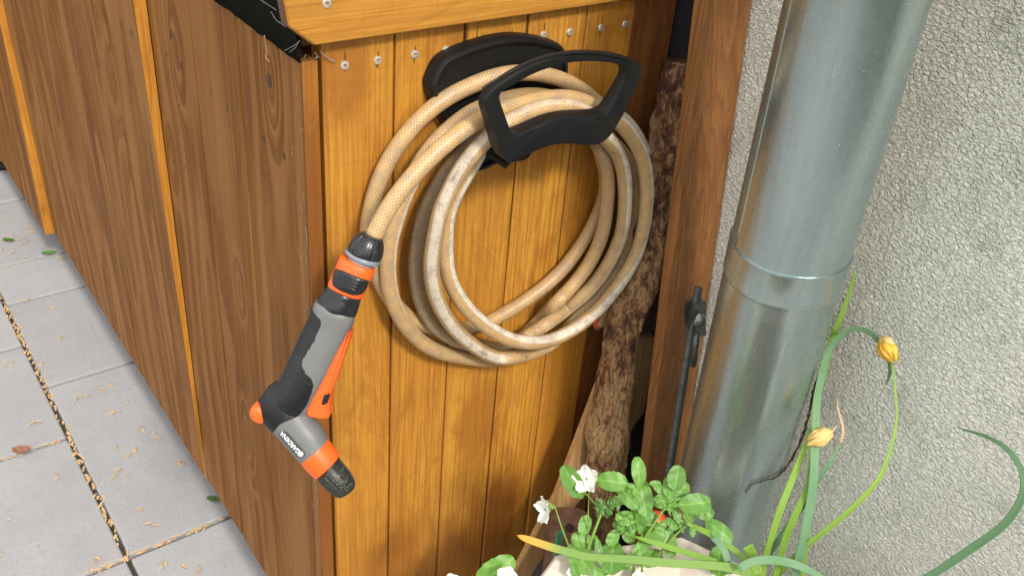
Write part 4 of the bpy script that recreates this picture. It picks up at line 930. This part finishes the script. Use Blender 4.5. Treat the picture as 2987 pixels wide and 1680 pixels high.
leaves = [(935, 450, 180, 85, 95, .10), (965, 640, 240, 115, -80, .10), (740, 525, 195, 115, 172, .09), (855, 640, 200, 90, 128, .07), (440, 530, 235, 115, 122, .06), (1220, 500, 160, 105, 80, .10), (1165, 575, 145, 75, 100, .08),
 (1110, 670, 110, 85, 195, .06), (1360, 690, 210, 115, 8, .08), (1425, 750, 130, 95, -28, .06), (1540, 895, 200, 95, -38, .05), (500, 1105, 220, 135, 128, .02), (735, 1100, 205, 145, 88, .03), (945, 1060, 135, 95, -78, .03),
 (1160, 975, 200, 95, -75, .03), (1540, 1130, 195, 125, 92, .04), (505, 965, 135, 100, 165, .03), (740, 950, 110, 70, 60, .02), (840, 800, 130, 85, 175, .05), (925, 780, 120, 95, 70, .05), (1010, 800, 110, 85, 10, .05),
 (1050, 900, 150, 110, -20, .03), (1250, 600, 140, 95, 55, .07), (530, 850, 130, 75, -108, .03), (1220, 770, 110, 52, -80, .06), (860, 930, 100, 75, -60, .03), (1090, 580, 95, 50, 142, .07), (1340, 900, 70, 38, -95, .05),
 (640, 1060, 170, 50, 97, .01), (820, 1100, 90, 55, -80, .01), (1030, 1100, 160, 105, 12, .0), (620, 1205, 130, 60, 150, .01), (690, 1185, 110, 60, 35, .01), (460, 1210, 110, 50, 110, .02), (1310, 790, 90, 60, 130, .05),
 (1180, 690, 70, 40, 60, .07), (1145, 640, 60, 36, 120, .07), (905, 590, 60, 34, 80, .09), (880, 560, 70, 32, 160, .09), (850, 1140, 100, 50, 60, .0), (700, 1060, 90, 60, 200, .0), (590, 990, 110, 45, 60, .01), (1000, 960, 120, 80, 200, .02),
 (1100, 860, 100, 50, 40, .03), (1180, 840, 90, 45, 130, .04), (1260, 850, 110, 40, 100, .05), (1200, 870, 90, 36, 20, .04), (900, 860, 110, 70, 20, .03), (960, 870, 90, 60, 110, .03), (780, 860, 80, 45, 150, .03), (1060, 540, 80, 36, 5, .08)]
PXM = .95/2810
for i, (x, y, L, Wd, an, up_) in enumerate(leaves):
    px, py = z5(x, y); dep = rimdep(px, 1640)-.02-up_*.35+random.uniform(-.01, .01); dep = max(.90, dep)
    fc = BYN+np.array([random.uniform(-.35, .35), random.uniform(-.3, .3), random.uniform(-.1, .5)])
    sc_ = dep/FPX/2.576*1.12
    me_ = leaf_mesh(depthpt(px, py, dep), an, L*sc_*1.08, Wd*sc_*1.2, fc, tone=random.uniform(-.3, .8), seed=i*1.7, curl=random.uniform(.02, .2))
    link('leaf', me_, MAT['leaf'], pansy)
px, py = 1444, 1668; link('leaf', leaf_mesh(depthpt(px, py, 1.05), 35, .05, .03, BYN, tone=.5), MAT['leaf'], pansy)
# small curly leaflets filling the heart of the plant
ci = 0
for (x, y, sx_, sy_, n_, dk) in ((740, 700, 70, 60, 26, 1), (650, 700, 25, 70, 14, 1), (1170, 680, 60, 50, 20, 0), (915, 590, 35, 45, 12, 0), (870, 840, 110, 60, 22, 0), (950, 930, 140, 60, 20, 0), (620, 1160, 160, 60, 20, 0), (1240, 830, 60, 60, 14, 0), (820, 990, 220, 60, 18, 0), (1000, 870, 160, 70, 16, 1), (560, 1060, 100, 70, 10, 1), (800, 660, 50, 40, 10, 1), (1340, 820, 60, 40, 8, 0), (1240, 740, 40, 40, 8, 0)):
    for k in range(n_):
        if ci > 90: break
        px, py = z5(x+random.gauss(0, sx_*.6), y+random.gauss(0, sy_*.6)); dep = rimdep(px, 1640)-.03-(.06 if y < 800 else .0)+random.uniform(-.03, .03); dep = max(.92, dep)
        sc_ = dep/FPX/2.576; L = random.uniform(30, 75)
        link('leaflet', leaf_mesh(depthpt(px, py, dep), random.uniform(0, 360), L*sc_*1.2, L*random.uniform(.25, .5)*sc_, BYN+np.array([random.uniform(-.8, .8), random.uniform(-.6, .6), random.uniform(-.3, .6)]), tone=random.uniform(0, 1), curl=.3, scallop=.25, seed=k), MAT['leafd' if dk else 'leaf'], pansy); ci += 1
def stem(pts, wpx, mat='stem', parent=pansy, name='stem', dl=None, taper=True):
    q = [];
    for i, (x, y, up_) in enumerate(pts):
        px, py = z5(x, y); dep = max(.9, rimdep(px, 1640)-.02-up_*.35) if dl is None else dl[i]; q.append(depthpt(px, py, dep))
    c3 = catmull(q, 6); dep = MC[2] @ (q[0]-CAM); r0 = wpx/2.576/FPX*dep/2
    v, f, uv_ = tube(c3, np.linspace(r0*.75, r0*1.1, len(c3)) if taper else r0, 8); return link(name, mesh(v, f, uv_, {'tone': [.5]*len(v)}), MAT[mat], parent)
stem([(660, 750, .06), (610, 880, .05), (560, 1020, .03), (525, 1150, .0), (520, 1260, -.03)], 26)
stem([(1115, 745, .06), (1040, 860, .05), (965, 980, .03), (905, 1140, .0), (890, 1260, -.03)], 26)
stem([(1300, 850, .05), (1240, 900, .04), (1180, 960, .03), (1060, 1100, .0)], 18)
stem([(905, 600, .09), (905, 720, .07), (930, 860, .05), (965, 960, .02), (960, 1200, -.02)], 14)
stem([(1165, 640, .08), (1150, 700, .07), (1115, 750, .06)], 18)
stem([(500, 575, .06), (570, 650, .06), (655, 745, .06)], 14)
stem([(565, 490, .07), (560, 620, .06), (556, 800, .05), (555, 920, .03)], 10)
stem([(285, 705, .05), (305, 715, .05), (350, 850, .05), (400, 985, .03), (430, 1070, .0)], 12)
stem([(860, 1170, .02), (890, 1190, .02), (900, 1230, .0), (890, 1290, -.02)], 10)
stem([(655, 745, .06), (700, 740, .05), (760, 700, .05)], 14)
# pansy flowers: five petals round a green calyx
def flower(x, y, size, face, rot, up_, n_=5, dep=None, spread=1.0, label=None):
    px, py = z5(x, y); dep = dep or max(.9, rimdep(px, 1640)-.02-up_*.35); c3 = depthpt(px, py, dep); sc_ = dep/FPX/2.576; R_ = size*sc_*.5
    nz_ = np.array(face, float); nz_ /= np.linalg.norm(nz_)
    fl = link('flower', mesh(*[[c3+nz_*R_*.02+MC[0]*R_*.12*math.cos(t)-MC[1]*R_*.12*math.sin(t) for t in np.linspace(0, 6.28, 7)[:-1]], [tuple(range(6))]]), MAT['stem'], pansy)
    for k in range(n_):
        an = rot+k*360/n_; a = math.radians(an); dirv = MC[0]*math.cos(a)-MC[1]*math.sin(a); dirv = dirv-nz_*np.dot(dirv, nz_); dirv /= np.linalg.norm(dirv)
        cen = c3+dirv*R_*.5+nz_*R_*random.uniform(.0, .2)
        sdv = np.cross(nz_, dirv); v = []; uv_ = []; nu, nv = 9, 9
        for i in range(nu):
            u = i/(nu-1); wf = math.sin(math.pi*(.12+.80*u))**.7
            for j_ in range(nv):
                s_ = j_/(nv-1)*2-1; v.append(c3+dirv*R_*(u*1.0-.08*abs(s_)**2*u)+sdv*s_*R_*.52*wf*spread+nz_*R_*(.28*u*u+.10*math.sin(s_*5+k*2+u*3)*u+.15*u*s_*(1 if k % 2 else -1))); uv_.append((u, (s_+1)/2))
        f_ = [(i*nv+j_, i*nv+j_+1, (i+1)*nv+j_+1, (i+1)*nv+j_) for i in range(nu-1) for j_ in range(nv-1)]
        o_ = link('petal', mesh(v, f_, uv_, {'tone': [0]*len(v)}), MAT['petal'], fl)
    return fl
SX = MC[0]
flower(548, 505, 225, BYN+SX*-.55, 95, .085, spread=.9)
flower(238, 735, 210, -SX*.9+BYN*.6+np.array([0, 0, -.1]), 100, .055, spread=.85)
flower(930, 1250, 150, np.array([.1, -.3, .3]), 10, .02)
px0 = (1490-1500)*2.576; flower(px0-30, (1672-1200)*2.576+20, 170, BYN, 70, .03, dep=1.03)
flower((1318-1500)*2.576, (1690-1200)*2.576+10, 130, BYN, 40, .03, dep=1.05)
flower((1664-1500)*2.576, (1668-1200)*2.576, 70, BYN, 40, .02)
for (x, y, an) in ((268, 712, 60), (285, 722, 200), (262, 740, -60), (278, 700, 120), (562, 480, 60), (568, 500, -40)):
    px, py = z5(x, y); d3 = max(.9, rimdep(px, 1640)-.02-.06*.35)-.003; link('sepal', leaf_mesh(depthpt(px, py, d3), an, 42*.95/FPX/2.576, 16*.95/FPX/2.576, BYN, tone=.8), MAT['leaf'], pansy)
# daffodils
daf = thing('daffodil', 'long strap leaved faded daffodils rising from the right side of the cream pot', 'plant', tuple(P(2225, 1668, 2, PZ-.03)))
def blade(pts, mat='blade', parent=daf, name='leaf_blade', thick=.0012, keel=.25, tone=.3, n=7, twist=0, facing=None, taper_end=True):
    """pts: (x px, y px, plane axis, plane value, half width px). closed thin strap with real thickness"""
    q = []
    for (px, py, ax_, val, w_) in pts:
        p3 = P(px, py, ax_, val) if ax_ < 3 else depthpt(px, py, val); dep = MC[2] @ (p3-CAM); q.append([*p3, w_/FPX*dep])
    c3 = catmull(q, 8); c3, _ = resample(c3, step=.004); N_ = len(c3); tg = np.gradient(c3[:, :3], axis=0); tg /= np.linalg.norm(tg, axis=1)[:, None]
    v = []; uv_ = []; fcv = np.array(facing) if facing is not None else None
    for i in range(N_):
        e1 = (CAM-c3[i, :3])/np.linalg.norm(CAM-c3[i, :3]) if fcv is None else fcv; tw = math.radians(twist*(i/N_)); sdv = np.cross(e1, tg[i]); sdv /= np.linalg.norm(sdv)+1e-9; nn = np.cross(tg[i], sdv)
        sdv, nn = sdv*math.cos(tw)+nn*math.sin(tw), nn*math.cos(tw)-sdv*math.sin(tw); hw2 = max(.0003, c3[i, 3])
        for side in (1, -1):
            for k in range(n):
                s_ = (k/(n-1)*2-1)*side; v.append(c3[i, :3]+sdv*s_*hw2+nn*(-keel*hw2*(1-s_*s_)+side*thick*.5*(1-.8*s_*s_))); uv_.append((i/(N_-1), (s_+1)/2))
    M2 = 2*n; f_ = [(i*M2+k, i*M2+(k+1) % M2, (i+1)*M2+(k+1) % M2, (i+1)*M2+k) for i in range(N_-1) for k in range(M2)]+[tuple(range(M2))[::-1], tuple((N_-1)*M2+k for k in range(M2))]
    o_ = link(name, mesh(v, f_, uv_, {'tone': [tone]*len(v)}), MAT[mat], parent); return o_
def z6(x, y): return (1950+x/1.811, 700+y/1.811)
def z7(x, y): return (1900+x/2.37, 1400+y/2.37)
def bl(fn, pts, **k): return blade([(*fn(p_[0], p_[1]), p_[2], p_[3], p_[4]) for p_ in pts], **k)
# uprights (plane x = const runs parallel to the wall)
bl(z6, [(490, 1800, 0, .342, 9), (513, 1680, 0, .345, 9), (543, 1573, 0, .350, 9), (598, 1405, 0, .362, 10), (675, 1210, 0, .385, 9), (735, 1050, 0, .40, 6), (752, 985, 0, .41, 2)], tone=.8)
bl(z6, [(660, 1830, 0, .35, 12), (681, 1711, 0, .354, 12.5), (717, 1573, 0, .362, 13), (748, 1400, 0, .375, 13), (768, 1250, 0, .385, 13), (778, 1000, 0, .405, 12.5), (788, 830, 0, .418, 12), (815, 690, 0, .428, 11.5), (850, 580, 0, .436, 11), (905, 510, 0, .442, 10), (975, 470, 0, .448, 9.5), (1050, 480, 0, .455, 9.5), (1115, 540, 0, .46, 10), (1160, 610, 0, .462, 11), (1172, 680, 0, .462, 9), (1160, 735, 0, .462, 5), (1146, 765, 0, .462, 1)], mat='bladeg', twist=50, tone=.5)
bl(z6, [(690, 1830, 0, .36, 9), (735, 1500, 0, .385, 9), (772, 900, 0, .425, 9), (815, 720, 0, .438, 9), (860, 545, 0, .449, 9), (905, 420, 0, .456, 8), (945, 310, 0, .463, 6), (980, 190, 0, .468, 3.5), (983, 160, 0, .469, 1)], mat='blade', tone=0)
bl(z6, [(550, 1830, 0, .345, 9), (574, 1742, 0, .348, 9), (619, 1573, 0, .355, 10), (674, 1443, 0, .365, 10), (735, 1300, 0, .382, 8.5), (765, 1100, 0, .398, 7), (778, 1000, 0, .402, 4)], mat='blade', tone=-.2)
bl(z6, [(400, 1820, 0, .340, 7), (475, 1727, 0, .345, 8), (544, 1635, 0, .352, 9), (628, 1520, 0, .362, 9.5), (705, 1405, 0, .375, 9), (789, 1268, 0, .395, 7), (860, 1165, 0, .408, 5), (907, 1078, 0, .418, 4)], mat='bladeg', name='flower_stalk', tone=.8, keel=.6)
bl(z6, [(907, 1078, 0, .418, 4), (924, 1010, 0, .423, 4), (912, 950, 0, .427, 3.5), (896, 890, 0, .43, 2.5), (889, 830, 0, .432, 1)], mat='drys', name='dry_spathe', keel=.5)
bl(z6, [(520, 1850, 0, .345, 7), (581, 1764, 0, .35, 8), (643, 1695, 0, .356, 8), (750, 1596, 0, .364, 8), (864, 1505, 0, .375, 8), (980, 1405, 0, .39, 7.5), (1101, 1275, 0, .41, 7), (1170, 1120, 0, .43, 5), (1205, 950, 0, .447, 3.5), (1200, 820, 0, .455, 3), (1190, 720, 0, .46, 3), (1178, 640, 0, .462, 3)], mat='blade', name='flower_stalk', tone=.9, keel=.5)
bl(z7, [(860, 780, 0, .335, 8), (1060, 850, 0, .352, 9), (1300, 880, 0, .375, 10), (1540, 840, 0, .398, 10), (1760, 740, 0, .415, 10), (1960, 640, 0, .425, 11), (2200, 480, 0, .437, 12), (2400, 340, 0, .446, 12), (2500, 230, 0, .452, 12), (2565, 110, 0, .457, 11.5), (2575, -10, 0, .461, 11), (2545, -100, 0, .464, 9.5), (2460, -215, 0, .468, 8), (2320, -300, 0, .472, 5.5), (2160, -350, 0, .476, 3), (2110, -372, 0, .477, 1)], mat='bladeg', tone=.6, twist=-25)
# leaves bent across the pot
bl(z5, [(1780, 1210, 2, -.50, 15), (1600, 1168, 2, -.50, 13), (1400, 1150, 2, -.50, 12), (1150, 1135, 2, -.50, 12), (900, 1112, 2, -.50, 12), (560, 1090, 2, -.505, 11), (420, 1058, 2, -.50, 11.5), (300, 1025, 2, -.495, 11.5), (180, 985, 2, -.492, 11), (90, 955, 2, -.49, 9.5), (45, 938, 2, -.49, 6), (22, 928, 2, -.49, 1.5)], mat='bladet', tone=.3, keel=.15)
bl(z5, [(1790, 1230, 2, -.52, 9), (1650, 1165, 2, -.515, 9), (1500, 1122, 2, -.51, 9), (1250, 1045, 2, -.50, 9), (1100, 1000, 2, -.495, 8), (960, 955, 2, -.49, 5), (900, 935, 2, -.49, 1.5)], tone=-.2)
bl(z5, [(1800, 1200, 2, -.52, 8), (1740, 1120, 2, -.515, 8.5), (1640, 1030, 2, -.51, 9), (1520, 945, 2, -.50, 9), (1400, 885, 2, -.49, 8), (1320, 850, 2, -.48, 5), (1280, 830, 2, -.48, 1)], tone=.2)
bl(z5, [(1490, 940, 2, -.485, 9), (1560, 1010, 2, -.49, 10), (1600, 1110, 2, -.50, 10), (1620, 1220, 2, -.51, 9)], mat='bladeg', tone=.2)
bl(z5, [(1690, 1180, 2, -.49, 12), (1780, 1130, 2, -.485, 12), (1900, 1112, 2, -.485, 12.5), (2050, 1130, 2, -.49, 12), (2200, 1185, 2, -.495, 10), (2330, 1260, 2, -.50, 8)], mat='bladeg', tone=.7)
bl(z5, [(1755, 1010, 2, -.50, 15), (1785, 1070, 2, -.51, 15), (1815, 1150, 2, -.52, 14), (1830, 1240, 2, -.53, 13)], tone=.1)
# dried flowers
def dryflower(c3, ax_, size, mat, name='dry_flower', n_=6, seed=0):
    ax_ = ax_/np.linalg.norm(ax_); a = np.cross(ax_, [0, 0, 1.]); a /= np.linalg.norm(a); b = np.cross(ax_, a); root_ = None
    v = []; f = []; uv_ = []; rnd = random.Random(seed)
    for k in range(n_):
        t0 = 2*math.pi*k/n_; wdt = rnd.uniform(.8, 1.25)*math.pi/n_*1.5; Lk = size*rnd.uniform(.8, 1.1); base = len(v); nu, nv = 10, 6
        for i in range(nu):
            u = i/(nu-1); rad = size*.34*math.sin(math.pi*(.08+.86*u))**.8*rnd.uniform(.93, 1.07)
            for j_ in range(nv):
                s_ = j_/(nv-1)*2-1; t_ = t0+s_*wdt*(1-.55*u)+u*.5
                v.append(c3+ax_*Lk*(u+.05*math.sin(j_*2+k*1.7)*u)+(a*math.cos(t_)+b*math.sin(t_))*(rad*(1+.22*noise.noise(Vector((k*3.1, u*3, j_*.9+seed))))+size*.05*math.sin(j_*2.6+k+u*4))); uv_.append((u, (s_+1)/2))
        f += [(base+i*nv+j_, base+i*nv+j_+1, base+(i+1)*nv+j_+1, base+(i+1)*nv+j_) for i in range(nu-1) for j_ in range(nv-1)]
    return link(name, mesh(v, f, uv_, {'tone': [.4]*len(v)}), MAT[mat], daf)
n0 = P(*z6(893, 975), 0, .426); n1 = P(*z6(868, 1005), 0, .418); n2 = P(*z6(795, 1040), 0, .405)
v, f, uv_ = tube(catmull([n0, n1, P(*z6(850, 1015), 0, .415)], 4), [.0012]*4+[.002]*4+[.004], 8); link('dry_neck', mesh(v, f, uv_, {'tone': [.5]*len(v)}), MAT['drys'], daf)
dryflower(P(*z6(862, 1010), 0, .416), n2-n1, .029, 'dryp', seed=2)
m0 = P(*z6(1128, 525), 0, .455); m1 = P(*z6(1180, 612), 0, .450)
dryflower(m0, m1-m0, .027, 'drypo', seed=5); dryflower(P(*z6(1145, 560), 0, .452), P(*z6(1108, 600), 0, .452)-P(*z6(1145, 560), 0, .452), .016, 'dryp', n_=3, seed=8)
dryflower(P(*z6(1118, 522), 0, .455), P(*z6(1170, 545), 0, .452)-P(*z6(1118, 522), 0, .455), .018, 'dryp', n_=4, seed=11)
# dried dark vine clinging to the downpipe
vp = []
for x, y in ((808, 690), (770, 780), (750, 880), (728, 980), (700, 1060), (650, 1160), (590, 1235), (540, 1262), (450, 1285), (405, 1335)):
    px, py = z6(x, y); v_ = ray(px, py); lo_, hi_ = .5, 1.6
    # march to the pipe's surface
    hit = None
    for tt in np.linspace(.5, 1.6, 1101):
        q = CAM+v_*tt; w_ = q-pt; rad = np.linalg.norm(w_-axd*np.dot(w_, axd))
        if rad < R0+.0018: hit = q; break
        if hit is None and (lo_ == .5 or rad < lo_): lo_ = rad; near_ = q
    vp.append(hit if hit is not None else near_)
c3 = catmull(vp, 8); c3 = c3+rng.normal(0, .0004, c3.shape); v, f, uv_ = tube(c3, np.interp(np.linspace(0, 1, len(c3)), [0, .5, .7, 1], [.0017, .0017, .0009, .0005])*rng.uniform(.6, 1.3, len(c3)), 7)
o = link('dry_vine', mesh(v, f, uv_), MAT['dark']); tag(o, 'thin black withered vine stuck to the front of the downpipe', 'vine')
# ---- things in the gap behind the pot
lg = P(1672, 1545, 1, -.13)
v, f = lathe([(0, .034), (lg[2]-GZ-.005, .036), (lg[2]-GZ+.002, .033), (lg[2]-GZ+.004, .020), (lg[2]-GZ+.003, .004)], (lg[0]+.006, lg[1]+.01, GZ), (0, 0, 1), 40); o = autosm(link('stump', mesh(v, f), MAT['clay'])); tag(o, 'brown stump with a dark hole standing behind the pot', 'stump')
q = P(1660, 1538, 1, -.168); v, f = lathe([(0, .0065), (.003, .006)], q+np.array([0, -.001, 0]), CAM-q, 20); ho = link('hole', mesh(v, f), MAT['dark'], o)
q = P(1633, 1566, 1, -.15); mb = MB(); mb.box((q[0]-.006, q[1], GZ), (q[0]+.007, q[1]+.003, q[2]+.012), 0, .001); o = mb.build('plant_tag', MAT['greenp']); tag(o, 'small green plastic tag standing beside the brown stump', 'plant tag')
q = P(1912, 1522, 1, -.262); rp = thing('red_topped_stake', 'thin garden stake with an orange red ball on top among the pansy leaves', 'garden stake', (q[0], q[1], GZ))
v, f = lathe([(-.016, .001), (-.0145, .007), (-.009, .013), (0, .016), (.009, .013), (.0145, .007), (.016, .001)], q, (0, 0, 1), 32); autosm(link('ball', mesh(v, f), MAT['red'], rp), 60)
v, f, _ = tube([(q[0], q[1], GZ), (q[0], q[1], q[2]-.014)], .004, 10); link('shaft', mesh(v, f), MAT['rod'], rp)
# black bin at the far end of the shed
bn = thing('storage_bin', 'black plastic bin at the far end of the shed', 'bin', (-.2, 2.3, GZ))
mb = MB(); mb.prism([(-.42, 2.14, GZ), (.0, 2.14, GZ), (.02, 2.12, -.35), (-.44, 2.12, -.35)], (0, .42, 0), 0, .012); mb.build('tub', MAT['bin'], bn)
bz = P(15, 462, 1, 2.14)[2]
mb = MB(); mb.box((-.44, 2.125, bz-.002), (.02, 2.15, bz+.006), 0, .002); mb.box((-.44, 2.125, bz+.016), (.02, 2.15, bz+.021), 0, .002); mb.build('trim_strip', MAT['binline'], bn)
mb = MB(); mb.box((-.46, 2.10, -.35), (.04, 2.58, -.32), 0, .008); mb.build('lid', MAT['bin'], bn)
# ================================================================== SMALL STUFF
# dry bud scales: loose over the slabs, thick in the joints
mb_v, mb_f, mb_u, mb_t = [], [], [], []
def scale_(x, y, L, Wd, an, z=GZ+.0012):
    b = len(mb_v); n_ = 6; cu = random.uniform(.1, .5); tl = random.uniform(-.3, .3); tn = random.random()
    for i in range(n_):
        u = i/(n_-1); w_ = Wd*math.sin(math.pi*(.06+.88*u))**.8; bend = random.uniform(-.1, .1)
        for s_ in (-1, 0, 1):
            lx = L*(u-.5); ly = s_*w_*.5+L*.12*math.sin(u*3+cu*9)
            mb_v.append((x+lx*math.cos(an)-ly*math.sin(an), y+lx*math.sin(an)+ly*math.cos(an), z+L*cu*.35*math.sin(math.pi*u)+abs(s_)*w_*.3+tl*0)); mb_u.append((u, (s_+1)/2)); mb_t.append(tn)
    for i in range(n_-1):
        for k in range(2): mb_f.append((b+i*3+k, b+i*3+k+1, b+(i+1)*3+k+1, b+(i+1)*3+k))
for (px, py) in ((20, 690), (60, 700), (30, 730), (85, 640), (110, 700), (40, 780), (170, 770), (60, 640)):
    q = P(px, py, 2, GZ)
    for k in range(4): scale_(q[0]+random.gauss(0, .02), q[1]+random.gauss(0, .04), random.uniform(.008, .025), random.uniform(.002, .005), random.uniform(0, 6.3))
for (px, py) in ((245, 1150), (230, 1165), (310, 1130), (365, 1180), (405, 1250), (345, 1310), (370, 1325), (390, 1320), (360, 1378), (345, 1385), (530, 1355), (545, 1350), (435, 1535), (415, 1480), (95, 1230), (30, 1060), (25, 1075), (110, 1065), (165, 1410), (310, 1135), (325, 1205), (410, 1140), (175, 985), (470, 1655), (545, 1650), (585, 1665), (270, 1635), (440, 1275), (5, 1620), (140, 900), (75, 880)):
    q = P(px, py, 2, GZ)
    for k in range(2): scale_(q[0]+random.gauss(0, .006), q[1]+random.gauss(0, .008), random.uniform(.010, .024), random.uniform(.002, .005), random.uniform(0, 6.3))
for k in range(150):
    scale_(random.uniform(-.8, .02), random.uniform(.2, 2.2), random.uniform(.003, .012), random.uniform(.0015, .004), random.uniform(0, 6.3))
for k in range(420):                                       # long joint
    y = random.uniform(.45, 1.5); 
    if random.random() < .45+.4*noise.noise(Vector((y*9, 0, 0))): scale_(-.182+random.gauss(0, .0035), y, random.uniform(.006, .016), random.uniform(.0025, .006), random.uniform(.9, 2.2), GZ-.002+random.random()*.003)
for k in range(55): scale_(random.uniform(-.25, .0), .472+random.gauss(0, .003), random.uniform(.006, .014), random.uniform(.0025, .005), random.uniform(-.5, .5), GZ-.001)
for k in range(70): scale_(random.uniform(-.45, -.2), .848+random.gauss(0, .004), random.uniform(.004, .010), random.uniform(.002, .004), random.uniform(-.6, .6), GZ-.003)
li = link('dry_bud_litter', mesh(mb_v, mb_f, mb_u, {'tone': mb_t}), MAT['litter']); tag(li, 'dry tan bud scales scattered over the pavers and in their joints', 'plant litter', kind='stuff')
def gleaf(name, px, py, L, Wd, an, mat, label):
    q = P(px, py, 2, GZ+.004); o_ = link(name, leaf_mesh(q, an, L, Wd, (0.1, .1, 1), curl=-.1, tone=.5), MAT[mat]); tag(o_, label, 'leaf')
gleaf('fallen_leaf', 62, 1312, .035, .028, 20, 'litterd', 'reddish brown fallen leaf lying on the joint near the left picture edge')
gleaf('fallen_leaf', 142, 738, .034, .024, 50, 'leaf', 'fresh green fallen leaf on the pavers beside the far end of the shed')
gleaf('fallen_leaf', 25, 700, .03, .02, 160, 'leafd', 'withered green fallen leaf at the far left edge of the paving')
gleaf('fallen_leaf', 622, 1455, .026, .016, 150, 'leafd', 'dark green fallen leaf in the shade under the shed side')
# hanging straw, webs
def strand(pts, r=.0003): c3 = catmull(pts, 6); return tube(c3, r, 5)
def zz(x, y): return (550+x/4.83, y/4.83)
v, f, _ = strand([P(*zz(x, y), 0, -.03) for x, y in ((1070, 500), (1082, 620), (1100, 730), (1090, 810), (1140, 872))], .0006); o = link('straw', mesh(v, f), MAT['straw']); tag(o, 'bent yellow straw hanging below the felt at the shed corner', 'straw')
mb = MB()
for pts, ax_, val in (([(1010, 0), (1240, 150)], 0, -.033), ([(1160, 170), (1240, 290), (1370, 380)], 0, -.033), ([(1860, 740), (1950, 800), (2080, 880)], 1, -.003), ([(1850, 730), (2000, 850), (2070, 870)], 1, -.004), ([(1780, 740), (1810, 790), (1790, 830), (1840, 800)], 1, -.006), ([(1560, 580), (1500, 680), (1420, 740)], 0, -.027), ([(1545, 600), (1480, 650), (1350, 720)], 0, -.027), ([(1650, 780), (1630, 820)], 0, -.027)):
    c3 = catmull([P(*zz(x, y), ax_, val) for x, y in pts], 6); cumtube(mb, c3, .00035, 5)
for k in range(46):                                        # dusty threads down the corner
    z = -.02-random.random()**.8*.62; y = random.uniform(.001, .02); a = [Vector((-.0212, y, z))]
    for _ in range(4): a.append(a[-1]+Vector((random.uniform(-.0008, .0006), random.uniform(-.006, .008), random.uniform(-.014, .004))))
    cumtube(mb, catmull([tuple(q) for q in a], 3), random.uniform(.00008, .0002), 4)
for (x, y) in ((1250, 1130), (1500, 1160), (1300, 650)):
    q = P(x, y, 1, -.001)
    for k in range(4):
        a = [Vector(q)+Vector((random.uniform(-.01, .01), 0, random.uniform(-.01, .01)))]
        for _ in range(3): a.append(a[-1]+Vector((random.uniform(-.01, .01), 0, random.uniform(-.008, .008))))
        cumtube(mb, catmull([tuple(q_) for q_ in a], 3), .0001, 4)
o = mb.build('cobweb', MAT['thread'], None, True); tag(o, 'fine dusty cobweb threads along the front corner of the shed', 'cobweb', kind='stuff')
# little pale fibres stuck to the boards under the holder
mb = MB()
for (x, y, L) in ((1422, 497, .006), (1430, 592, .007), (1683, 645, .005), (1487, 830, .004), (1484, 845, .003)):
    q = P(x, y, 1, -.0005); cumtube(mb, [q, q+np.array([.0004, 0, -L*.5]), q+np.array([0, 0, -L])], .0004, 5)
mb.build('splinter', MAT['thread'], shed)
